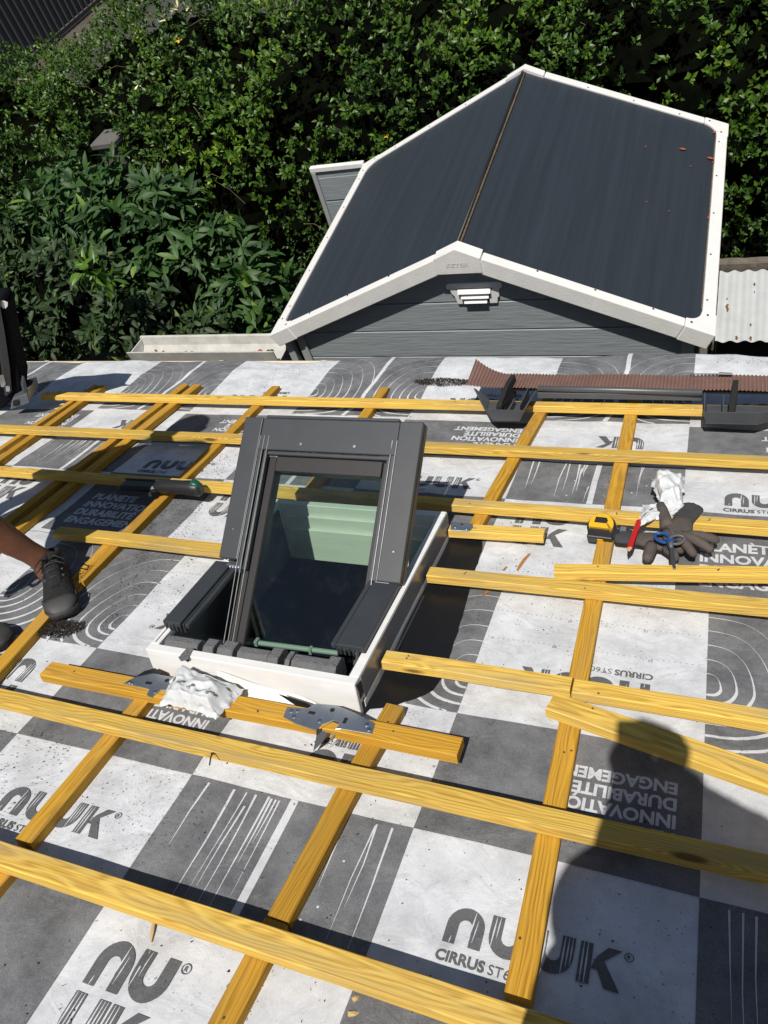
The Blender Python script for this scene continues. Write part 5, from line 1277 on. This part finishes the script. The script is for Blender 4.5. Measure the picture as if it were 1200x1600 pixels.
# ------------------------------------------------------------------ people
def blob(name, caps, voxel, mtl, parent, M=I4, smooth=6, extra=()):
    """caps: lists of (point, radius) chains; fused into one continuous surface"""
    b = MB(); k = 0
    for ch in caps:
        for i, (p, r) in enumerate(ch):
            p = Vector(p); rr = r if isinstance(r, tuple) else (r, r, r)
            rows = [[tuple(p + Vector((rr[0] * math.cos(ph) * math.cos(t), rr[1] * math.cos(ph) * math.sin(t), rr[2] * math.sin(ph)))) for t in [2 * math.pi * q / 14 for q in range(14)]] for ph in [-1.45 + 2.9 * j / 8 for j in range(9)]]
            b.loft(rows)
            if i:
                p0, r0 = ch[i - 1]; p0 = Vector(p0); r0 = r0 if isinstance(r0, tuple) else (r0,) * 3
                b.tube([p0, p0.lerp(p, .5), p], [min(r0), (min(r0) + min(rr)) / 2, min(rr)], 14)
    me_o = b.build(name, mtl, None, I4)
    rm = me_o.modifiers.new('r', 'REMESH'); rm.mode = 'VOXEL'; rm.voxel_size = voxel; rm.use_smooth_shade = True
    sm = me_o.modifiers.new('s', 'SMOOTH'); sm.iterations = smooth; sm.factor = .5
    dg = bpy.context.evaluated_depsgraph_get(); dg.update()
    nm = bpy.data.meshes.new_from_object(me_o.evaluated_get(dg)); me_o.modifiers.clear(); old = me_o.data; me_o.data = nm; bpy.data.meshes.remove(old)
    nm.name = name
    for p in nm.polygons: p.use_smooth = True
    if parent is not None: me_o.parent = parent
    me_o.matrix_world = M
    return me_o
M_SKIN = mat('tanned_shadowed_skin', (0.19, 0.078, 0.042), .5, spec=.4, var=.25, vscale=30, bump=.15, bscale=300)  # tan deepened further to hold the body's shadow on the shin
M_SHIRT = mat('dark_shirt', (.03, .035, .05), .85); M_SHORT = mat('dark_shorts', (.025, .025, .028), .85)
M_HAIR = mat('dark_hair', (.02, .014, .01), .7)
def hand(wr, d, s, n, curl=.5):
    """chains for a palm, four fingers and a thumb: wrist, direction, side of the thumb, palm normal"""
    wr, d, s, n = Vector(wr), Vector(d).normalized(), Vector(s).normalized(), Vector(n).normalized()
    out = [[(wr, .026), (wr + d * .045, (.03, .03, .022)), (wr + d * .085, (.034, .034, .02))]]
    for i, L_ in enumerate((.070, .080, .074, .058)):
        r0 = wr + d * .088 + s * (.032 - i * .021)
        k1 = r0 + d * L_ * .45 * math.cos(curl * .5) + n * L_ * .45 * math.sin(curl * .5); k2 = k1 + d * L_ * .32 * math.cos(curl) + n * L_ * .32 * math.sin(curl); k3 = k2 + d * L_ * .25 * math.cos(curl * 1.5) + n * L_ * .25 * math.sin(curl * 1.5)
        out.append([(r0, .0095), (k1, .009), (k2, .0082), (k3, .0072)])
    t0 = wr + d * .03 + s * .028; t1 = t0 + (d * .6 + s * .8).normalized() * .035 + n * .008; t2 = t1 + (d * .9 + s * .4).normalized() * .03 + n * .008
    out.append([(t0, .0145), (t1, .0115), (t2, .0095)])
    return out
def head_caps(c, face, r=.088):
    c, f = Vector(c), Vector(face).normalized(); up = Vector((0, 0, 1)); sd_ = f.cross(up).normalized(); up = sd_.cross(f)
    return [[(c + up * .015, (r * .95, r * .95, r * 1.12))], [(c - up * .055 + f * .03, .055)], [(c + f * .094 - up * .012, .015), (c + f * .088 + up * .02, .010)],
            [(c + sd_ * .086 - up * .01, (.014, .02, .03))], [(c - sd_ * .086 - up * .01, (.014, .02, .03))], [(c + f * .078 - up * .055, (.02, .02, .010))], [(c + f * .075 + sd_ * .032 + up * .03, .012)], [(c + f * .075 - sd_ * .032 + up * .03, .012)]]
def eyes(c, face, parent):
    c, f = Vector(c), Vector(face).normalized(); sd_ = f.cross(Vector((0, 0, 1))).normalized(); up = sd_.cross(f)
    for q in (-1, 1): blob('eye', [[(c + f * .080 + sd_ * q * .032 + up * .012, .010)]], .003, M_BAG, parent, I4, 2)

# worker crouching at the left, out of the frame but for a shin and a shoe
wk = thing('person', 'person with bare shin and black work shoe at the left edge, stepping on the membrane', 'person', Matrix.Translation((-2.05, 1.0, 3.05)))
AN1 = MR @ Vector((-1.828, 1.352, .105)); AN2 = MR @ Vector((-2.02, 1.03, .10))
KN1 = Vector((-1.94, .82, 3.54)); KN2 = Vector((-2.34, .76, 3.53))
HP = Vector((-2.10, 1.12, 3.60)); CH_ = Vector((-2.01, 1.11, 3.87)); HD = Vector((-1.98, 1.21, 4.17)); NK = Vector((-1.99, 1.15, 4.02))
SH1, SH2 = Vector((-1.80, 1.12, 3.96)), Vector((-2.24, 1.04, 3.94))
EL1, EL2 = Vector((-1.80, .86, 3.72)), Vector((-2.40, .86, 3.72)); WR1, WR2 = Vector((-1.90, .70, 3.58)), Vector((-2.38, .66, 3.62))
FACE = Vector((.3, -.9, -.2))
caps = [[(HP + Vector((.12, -.04, -.02)), .10), (KN1.lerp(HP, .45), .080), (KN1, .060), (KN1.lerp(AN1, .30), .062), (KN1.lerp(AN1, .62), .048), (KN1.lerp(AN1, .88), .036), (AN1, .037), (AN1 - Nn * .05, .034)],
        [(HP + Vector((-.10, .0, -.02)), .095), (KN2.lerp(HP, .45), .080), (KN2, .060), (KN2.lerp(AN2, .3), .062), (KN2.lerp(AN2, .62), .048), (KN2.lerp(AN2, .9), .037), (AN2, .037), (AN2 - Nn * .05, .034)],
        [(HP, (.16, .13, .12)), (HP.lerp(CH_, .5), (.15, .11, .12)), (CH_, (.17, .12, .14)), (NK, .06), (HD - Vector((0, 0, .05)), .055)],
        [(CH_ + Vector((.1, 0, .08)), .08), (SH1, .062), (EL1, .043), (WR1, .028)], [(CH_ + Vector((-.08, 0, .05)), .08), (SH2, .062), (EL2, .043), (WR2, .028)]]
caps += head_caps(HD, FACE) + hand(WR1, (-.3, -.5, -.5), (.6, -.5, .2), (0, .3, -1), .6) + hand(WR2, (0, -.6, -.6), (.9, -.1, .1), (0, .3, -1), .6)
wbody = blob('body', caps, .010, M_SKIN, wk, I4, 5)
eyes(HD, FACE, wk)
blob('shirt', [[(HP.lerp(CH_, .15), (.165, .135, .12)), (HP.lerp(CH_, .5), (.160, .122, .13)), (CH_, (.182, .132, .150)), (CH_.lerp(NK, .6), .085)], [(CH_ + Vector((.1, 0, .08)), .09), (SH1, .085), (SH1.lerp(EL1, .6), .075)], [(Vector((-1.93, 1.0, 3.72)), .13), (Vector((-1.92, .96, 3.66)), .13)], [(CH_ + Vector((-.08, 0, .05)), .09), (SH2, .075), (SH2.lerp(EL2, .55), .062)]], .014, M_SHIRT, wk)
blob('shorts', [[(HP, (.175, .145, .125)), (HP + Vector((.10, -.02, -.02)), .11), (KN1.lerp(HP, .5), .115), (KN1.lerp(HP, .10), .100)], [(HP, .15), (HP + Vector((-.10, 0, -.02)), .11), (KN2.lerp(HP, .5), .098), (KN2.lerp(HP, .12), .088)]], .014, M_SHORT, wk)
blob('hair', [[(HD + Vector((-.01, .015, .045)), (.094, .096, .082))]], .010, M_HAIR, wk)

# work shoes
M_SHOE = mat('black_mesh_fabric', (.020, .020, .021), .75, spec=.3, bump=.7, bscale=260, var=.35, vscale=50)
M_SOLE = mat('black_rubber_sole', (.032, .031, .030), .7, var=.4, vscale=25, bump=.3, bscale=80)
M_CAP = mat('dusty_toe_cap', (.050, .049, .047), .6, var=.35, vscale=18)
M_LACE = mat('black_lace', (.010, .010, .011), .6)
def shoe(toe, heel, h0, parent, lbl):
    """roof points of toe and heel"""
    t_, q_ = Vector((*toe, h0)), Vector((*heel, h0)); d = t_ - q_; L_ = d.length
    Mx = MR @ Matrix.Translation(q_) @ Matrix.Rotation(math.atan2(d.y, d.x), 4, 'Z')
    def sec(x, w_, z0, z1, top=.55, n=16, asym=0):
        R = []
        for k in range(n):
            a = 2 * math.pi * k / n; ca, sa = math.cos(a), math.sin(a)
            ex = .55
            yy = math.copysign(abs(ca) ** ex, ca) * w_ * (1 if sa < 0 else (1 - (1 - top) * sa)) + asym
            zz = (z0 + z1) / 2 + math.copysign(abs(sa) ** .7, sa) * (z1 - z0) / 2
            R.append((x * L_, yy, zz))
        return R
    up = MB(); up.smooth = True
    up.loft([sec(.02, .024, .022, .075), sec(.06, .033, .018, .098, .62), sec(.16, .037, .016, .106, .66), sec(.28, .038, .016, .104, .68), sec(.36, .038, .016, .100, .66), sec(.46, .040, .016, .088, .62), sec(.58, .044, .016, .073, .6), sec(.70, .0475, .016, .062, .62), sec(.82, .047, .016, .056, .7), sec(.91, .041, .016, .048, .75), sec(.97, .028, .017, .036, .8), sec(.99, .014, .018, .028)])
    U_ = up.build('shoe', M_SHOE, parent, Mx)
    so = MB(); so.smooth = True
    def so_sec(x, w_, z0, z1): return [(x * L_, -w_, z1), (x * L_, -w_ * 1.03, (z0 + z1) / 2), (x * L_, -w_ * .96, z0), (x * L_, w_ * .96, z0), (x * L_, w_ * 1.03, (z0 + z1) / 2), (x * L_, w_, z1)]
    so.loft([so_sec(-.015, .016, .006, .028), so_sec(.01, .028, .002, .032), so_sec(.06, .036, 0, .032), so_sec(.2, .040, 0, .031), so_sec(.42, .041, 0, .027), so_sec(.58, .047, 0, .025), so_sec(.74, .0515, 0, .025), so_sec(.86, .0495, .001, .027), so_sec(.94, .040, .004, .030), so_sec(.985, .026, .008, .032), so_sec(1.005, .012, .012, .032)])
    so.build('sole', M_SOLE, U_, Mx)
    tc = MB(); tc.smooth = True
    tc.loft([sec(.80, .0485, .024, .0588, .72), sec(.85, .0475, .024, .0565, .74), sec(.91, .0425, .024, .0505, .78), sec(.965, .031, .024, .040, .82), sec(.997, .015, .024, .032, .85)])
    tc.build('toe_cap', M_CAP, U_, Mx)
    tg = MB(); tg.smooth = True
    tg.loft([[(x * L_, -w_, z - .006), (x * L_, -w_ * .6, z), (x * L_, w_ * .6, z), (x * L_, w_, z - .006)] for x, w_, z in ((.26, .024, .128), (.33, .024, .112), (.42, .022, .098), (.54, .020, .083), (.66, .016, .069))], closed=False, cap=False)
    tg.build('tongue', M_SHOE, U_, Mx)
    lc = MB(); lc.smooth = True
    for k in range(5):
        x = .37 + .068 * k; z = .106 - .0118 * k * 1.02; w_ = .026 - .001 * k
        for s_ in (-1, 1): lc.tube([(x * L_, -s_ * w_, z - .010), ((x + .012) * L_, -s_ * w_ * .4, z + .001), ((x + .026) * L_, s_ * w_ * .4, z + .0005 + .002 * (s_ > 0)), ((x + .04) * L_, s_ * w_, z - .013)], .0026, 6)
    for s_ in (-1, 1):
        lc.tube([(.35 * L_, 0, .114), (.36 * L_, s_ * .02, .125), (.40 * L_, s_ * .042, .112), (.43 * L_, s_ * .048, .090), (.40 * L_, s_ * .040, .094), (.355 * L_, s_ * .006, .113)], .0022, 6)
    lc.build('lace', M_LACE, U_, Mx)
    ey = MB()
    for k in range(5):
        x = .37 + .068 * k; z = .098 - .0118 * k
        for s_ in (-1, 1): ey.cyl((x * L_, s_ * (.0285 - .001 * k), z - .002), (0, s_ * .5, 1), .0034, .0025, 8)
    ey.build('eyelet', M_STEEL, U_, Mx)
    co = MB(); co.smooth = True
    co.tube([((.17 + .155 * math.cos(t)) * L_, .031 * math.sin(t), .106 + .012 * math.cos(t)) for t in [2 * math.pi * k / 20 for k in range(21)]], .0095, 8)
    co.build('collar', M_SHOE, U_, Mx)
    st = MB(); st.tube([(.62 * L_, .0455, .030), (.74 * L_, .0492, .046), (.80 * L_, .0475, .040)], .0018, 5); st.tube([(.62 * L_, -.0455, .030), (.74 * L_, -.0492, .046), (.80 * L_, -.0475, .040)], .0018, 5)
    st.build('overlay_seam', M_CAP, U_, Mx)
    return U_
shoe(uv(104, 972, .0), (-1.850, 1.405), .004, wk, '')
shoe(uv(20, 1003, .01), (-2.13, 1.02), .004, wk, '')

# photographer, standing behind the camera: only the shadow reaches the picture
pg = thing('person', 'person holding up a phone, standing where the shadow at lower right begins', 'person', Matrix.Translation((.2, -.42, 3.48)))
def sunray(px, py, Y):
    x, y = uv(px, py, 0); P = MR @ Vector((x, y, 0)); s = ANTISUN
    return P - s * ((P.y - Y) / s.y)
HD2 = sunray(1036, 1272, -.26); SHL = sunray(1068, 1468, -.30); SHR = sunray(1190, 1345, -.30); NK2 = sunray(1090, 1345, -.29)
CH2 = sunray(1030, 1450, -.33); HP2 = Vector((CH2.x + .04, -.36, CH2.z - .40))
zr = lambda y: ORG.z + 0 if False else (MR @ Vector((0, y / Vv.y - (Nn.y * 0), 0))).z
F1 = MR @ Vector((HP2.x - .13, -.58, .06)); F2 = MR @ Vector((HP2.x + .16, -.48, .06))
F1.x, F2.x = HP2.x - .13, HP2.x + .16
K1 = HP2.lerp(F1, .5) + Vector((0, .05, 0)); K2 = HP2.lerp(F2, .5) + Vector((0, .05, 0))
phone_c = CAM - F_ * .0085
HR = phone_c + R_ * .045 + D_ * .085 - F_ * .03; HL = phone_c - R_ * .055 + D_ * .10 - F_ * .03
ELR = sunray(1165, 1300, -.16); ELL = sunray(890, 1605, -.20)
caps = [[(HP2 + Vector((-.09, 0, -.03)), .10), (K1.lerp(HP2, .5), .085), (K1, .062), (K1.lerp(F1, .35), .060), (K1.lerp(F1, .9), .04), (F1, .04), (F1 + Vector((0, .12, -.02)), (.045, .05, .03))],
        [(HP2 + Vector((.09, 0, -.03)), .10), (K2.lerp(HP2, .5), .085), (K2, .062), (K2.lerp(F2, .35), .060), (K2.lerp(F2, .9), .04), (F2, .04), (F2 + Vector((0, .12, -.02)), (.045, .05, .03))],
        [(HP2, (.16, .12, .12)), (HP2.lerp(CH2, .5), (.145, .11, .12)), (CH2, (.165, .115, .14)), (NK2, .058), (HD2 - Vector((0, 0, .06)), .055)],
        [(CH2.lerp(SHL, .6), .075), (SHL, .058), (ELL, .042), (HL - F_ * .03, .027)], [(CH2.lerp(SHR, .6), .075), (SHR, .058), (ELR, .042), (HR - F_ * .03, .027)]]
caps += head_caps(HD2, F_) + hand(HR - F_ * .03 + D_ * .03, -D_ * .9 + F_ * .2, -R_, F_ * .2 - R_, .7) + hand(HL - F_ * .03 + D_ * .03, -D_ * .7, R_, R_, .7)
blob('body', caps, .010, M_SKIN, pg, I4, 5)
eyes(HD2, F_, pg)
blob('shirt', [[(HP2, (.175, .135, .12)), (HP2.lerp(CH2, .5), (.16, .125, .13)), (CH2, (.185, .13, .15)), (CH2.lerp(NK2, .7), .08)], [(CH2.lerp(SHL, .6), .085), (SHL, .085), (SHL.lerp(ELL, .6), .080), (ELL, .07)], [(NK2, .07), (NK2.lerp(SHL, .5), .085), (SHL, .08)], [(CH2.lerp(SHL, .3), .12), (CH2.lerp(ELL, .5), .10), (CH2.lerp(ELL, .8), .09)], [(CH2.lerp(SHR, .6), .085), (SHR, .072), (SHR.lerp(ELR, .6), .058)]], .014, M_SHIRT, pg)
blob('trousers', [[(HP2, (.18, .14, .13)), (HP2 + Vector((-.09, 0, -.03)), .115), (K1.lerp(HP2, .5), .10), (K1, .078), (K1.lerp(F1, .85), .062)], [(HP2, .15), (HP2 + Vector((.09, 0, -.03)), .115), (K2.lerp(HP2, .5), .10), (K2, .078), (K2.lerp(F2, .85), .062)]], .014, M_SHORT, pg)
blob('hair', [[(HD2 - F_ * .02 + Vector((0, 0, .02)), (.097, .097, .097))]], .010, M_HAIR, pg)
MPH = Matrix.Identity(4)
for i in range(3): MPH[i][0] = R_[i]; MPH[i][1] = -D_[i]; MPH[i][2] = -F_[i]; MPH[i][3] = CAM[i]
ph = thing('phone', 'mobile phone held upright by the photographer, seen only as part of the shadow', 'phone', MPH)
b = MB(); b.box(-.050, .024, -.125, .022, .006, .0145); b.build('phone_body', M_BLK, ph, MPH, .003, 2)
b = MB(); b.box(-.047, .021, -.121, .018, .0147, .0152); b.build('screen', M_CLAD, ph, MPH)

# ------------------------------------------------------------------ tall dark case at the left edge
M_CASE = mat('dark_canvas', (.005, .005, .008), .95, spec=.1, var=.4, vscale=12, bump=.4, bscale=60)
cs = thing('tool_case', 'tall black tool case leaning at the left edge, grey metal plate at its foot', 'tool case', Matrix.Translation((-3.15, 2.2, 2.6)))
YC = 1.95
def slab(pix, Y, th, name, m, parent, bev=0.0):
    P = [atY(x, y, Y) for x, y in pix]; n = len(P); b = MB()
    Q = [p + Vector((-.02, th, 0)) for p in P]
    b.add(P + Q, [tuple(range(n)), tuple(range(n, 2 * n))[::-1]] + [(i, n + i, n + (i + 1) % n, (i + 1) % n) for i in range(n)])
    return b.build(name, m, parent, I4, bev, 2)
slab([(-90, 490), (-40, 474), (-2, 470), (8, 480), (14, 510), (19, 540), (26, 570), (32, 595), (31, 618), (16, 628), (4, 640), (-90, 646)], YC, .10, 'case_body', M_CASE, cs, .012)
slab([(-12, 470), (-2, 466), (8, 520), (16, 575), (19, 612), (10, 620), (2, 560)], YC - .014, .012, 'side_ridge', mat('dark_webbing', (.02, .02, .024), .6), cs, .003)
slab([(18, 628), (20, 622), (41, 616), (45, 630), (16, 641)], YC - .03, .12, 'foot_plate', M_STEEL, cs, .003)
slab([(24, 627), (30, 625), (31, 633), (25, 635)], YC - .0325, .002, 'plate_hole', M_RUB, cs)
slab([(36, 600), (38, 588), (41, 600), (46, 628), (43, 631)], YC - .02, .006, 'steel_rod', M_CLAD, cs, .001)
slab([(2, 590), (6, 586), (9, 600), (6, 605)], YC - .0165, .002, 'buckle', M_ALU, cs); slab([(13, 604), (15, 603), (16, 610), (14, 612)], YC - .0165, .002, 'buckle', M_ALU, cs)
lb = slab([(2, 474), (7, 470), (12, 472), (12, 478), (9, 482), (8, 477), (5, 480)], YC - .0025, .002, 'white_mark', M_TRIM, cs)

# ------------------------------------------------------------------ dirt, crumbs and chips
def grains(name, pts, r0, r1, m, seed, label, cat='dirt'):
    rg = random.Random(seed); b = MB()
    for (u, v, h) in pts:
        r = rg.uniform(r0, r1); q = [Vector((rg.uniform(-1, 1), rg.uniform(-1, 1), rg.uniform(-.2, 1))) * r for _ in range(4)]
        c = Vector((u, v, hm(u, v) + .0015 + h + r * .2))
        b.add([c + x for x in q], [(0, 1, 2), (0, 3, 1), (1, 3, 2), (0, 2, 3)])
    o = b.build(name, m, None, MR, recalc=False); tag(o, label, cat, None, 'stuff'); return o
def area(px, n, seed, hh=0.0, jit=0.0):
    """random points inside a polygon of photo pixels, on the membrane; heaped by hh"""
    rg = random.Random(seed); Q = [uv(*p) for p in px]; x0, x1 = min(p[0] for p in Q), max(p[0] for p in Q); y0, y1 = min(p[1] for p in Q), max(p[1] for p in Q)
    cx, cy = sum(p[0] for p in Q) / len(Q), sum(p[1] for p in Q) / len(Q); out = []; tries = 0
    while len(out) < n and tries < n * 60:
        tries += 1
        x, y = rg.uniform(x0, x1), rg.uniform(y0, y1); ins = False
        for i in range(len(Q)):
            a, c = Q[i], Q[i - 1]
            if (a[1] > y) != (c[1] > y) and x < (c[0] - a[0]) * (y - a[1]) / (c[1] - a[1] + 1e-12) + a[0]: ins = not ins
        if not ins: continue
        if jit and nz(x * 22, y * 22, seed) < rg.uniform(-.5, .35): continue
        k = max(0, 1 - math.hypot((x - cx) / (x1 - x0) * 2, (y - cy) / (y1 - y0) * 2))
        out.append((x + rg.gauss(0, .004), y + rg.gauss(0, .004), hh * k * rg.random()))
    return out
M_DIRT = mat('dark_crumbs', (.030, .022, .016), .95, var=.5, vscale=200)
M_CHIP = mat('light_sawdust', (.50, .36, .16), .9)
P = area([(62, 972), (128, 974), (136, 978), (126, 988), (112, 992), (92, 1000), (84, 996), (60, 1000), (40, 1012), (20, 1030), (5, 1040), (25, 1010), (45, 990)], 2600, 1, .02)
grains('dirt_heap', P, .0015, .005, M_DIRT, 1, 'dark crumbly dirt heaped beside the work shoe at left')
P = area([(645, 602), (700, 600), (742, 603), (735, 608), (690, 610), (655, 607)], 2200, 2, .012)
grains('dirt_streak', P, .0015, .0045, M_DIRT, 2, 'streak of dark dirt lying at the eave left of the flashing piece')
P = area([(430, 580), (520, 572), (515, 585), (450, 600), (390, 615), (370, 610)], 260, 3, 0, .4) + area([(1120, 576), (1200, 576), (1200, 586), (1120, 584)], 120, 4, 0, .4)
P += area([(190, 900), (300, 740), (345, 700), (360, 715), (325, 790), (240, 900), (200, 960), (150, 1000)], 1100, 5, 0, .45) + area([(214, 825), (250, 790), (262, 800), (230, 832)], 350, 6, .004)
P += area([(360, 690), (380, 680), (370, 760), (330, 850), (270, 950), (215, 960)], 420, 7, 0, .45) + area([(560, 1160), (560, 1130), (500, 1160), (470, 1170)], 150, 8) + area([(760, 780), (1000, 940), (1000, 1060), (700, 1060)], 240, 9, 0, .4) + area([(0, 1130), (120, 1160), (90, 1250), (0, 1300)], 260, 10, 0, .35)
P += area([(0, 1100), (1200, 1300), (1200, 1600), (0, 1600)], 420, 11, 0, .3) + area([(0, 600), (1200, 600), (1200, 1100), (0, 1100)], 650, 12, 0, .3)
P = [q for q in P if not (FU0 - .01 < q[0] < -.50 and 1.05 < q[1] < FV1 + .03)]
grains('loose_crumbs', P, .0008, .0030, M_DIRT, 3, 'scattered dark crumbs all over the grey and white membrane', 'crumbs')
P = area([(880, 1160), (905, 1130), (880, 1250), (850, 1400), (835, 1440), (850, 1290)], 320, 13, .002) + area([(400, 1520), (425, 1480), (440, 1490), (415, 1530), (385, 1600), (370, 1600)], 260, 14) + area([(965, 690), (975, 655), (960, 700), (945, 800), (935, 800)], 120, 15) + area([(500, 1150), (560, 1160), (540, 1175), (490, 1165)], 60, 16)
grains('sawdust', P, .0008, .0024, M_CHIP, 4, 'pale sawdust gathered along the right hand counter batten', 'sawdust')
for k, (x, y, L_, an, lab) in enumerate([(243, 1437, .045, -1.1, 'thin wood splinter sticking out below the nearest long batten'), (545, 1588, .018, .4, 'small pale wood chip at the bottom edge left of centre'), (552, 1566, .012, .9, 'tiny wood chip near the bottom edge, above a paler one')]):
    u, v = uv(x, y); b = MB(); b.loft([[(0, -.004, 0), (0, .004, 0), (0, .003, .005), (0, -.003, .004)], [(L_ * .6, -.004, .001), (L_ * .6, .003, .0), (L_ * .6, .003, .004), (L_ * .6, -.002, .005)], [(L_, -.001, .001), (L_, .001, .001), (L_, .001, .002), (L_, -.001, .002)]])
    tag(b.build('wood_splinter', M_CHIP, None, roofM(u, v, .004, an)), lab, 'wood chip')
# nails in the battens
M_NAIL = mat('rusty_nail', (.10, .055, .03), .6, .6)
u, v = uv(338, 1172, .054); b = MB(); b.tube([(0, 0, 0), (.002, -.003, .006), (.006, -.014, .008), (.012, -.030, .0045)], .0017, 6); b.cyl((-.001, .0005, .001), (0, 0, 1), .0035, .0012, 8)
tag(b.build('bent_nail', M_NAIL, None, roofM(u, v - .014, .0562)), 'bent rusty nail in the long batten below the skylight', 'nail')
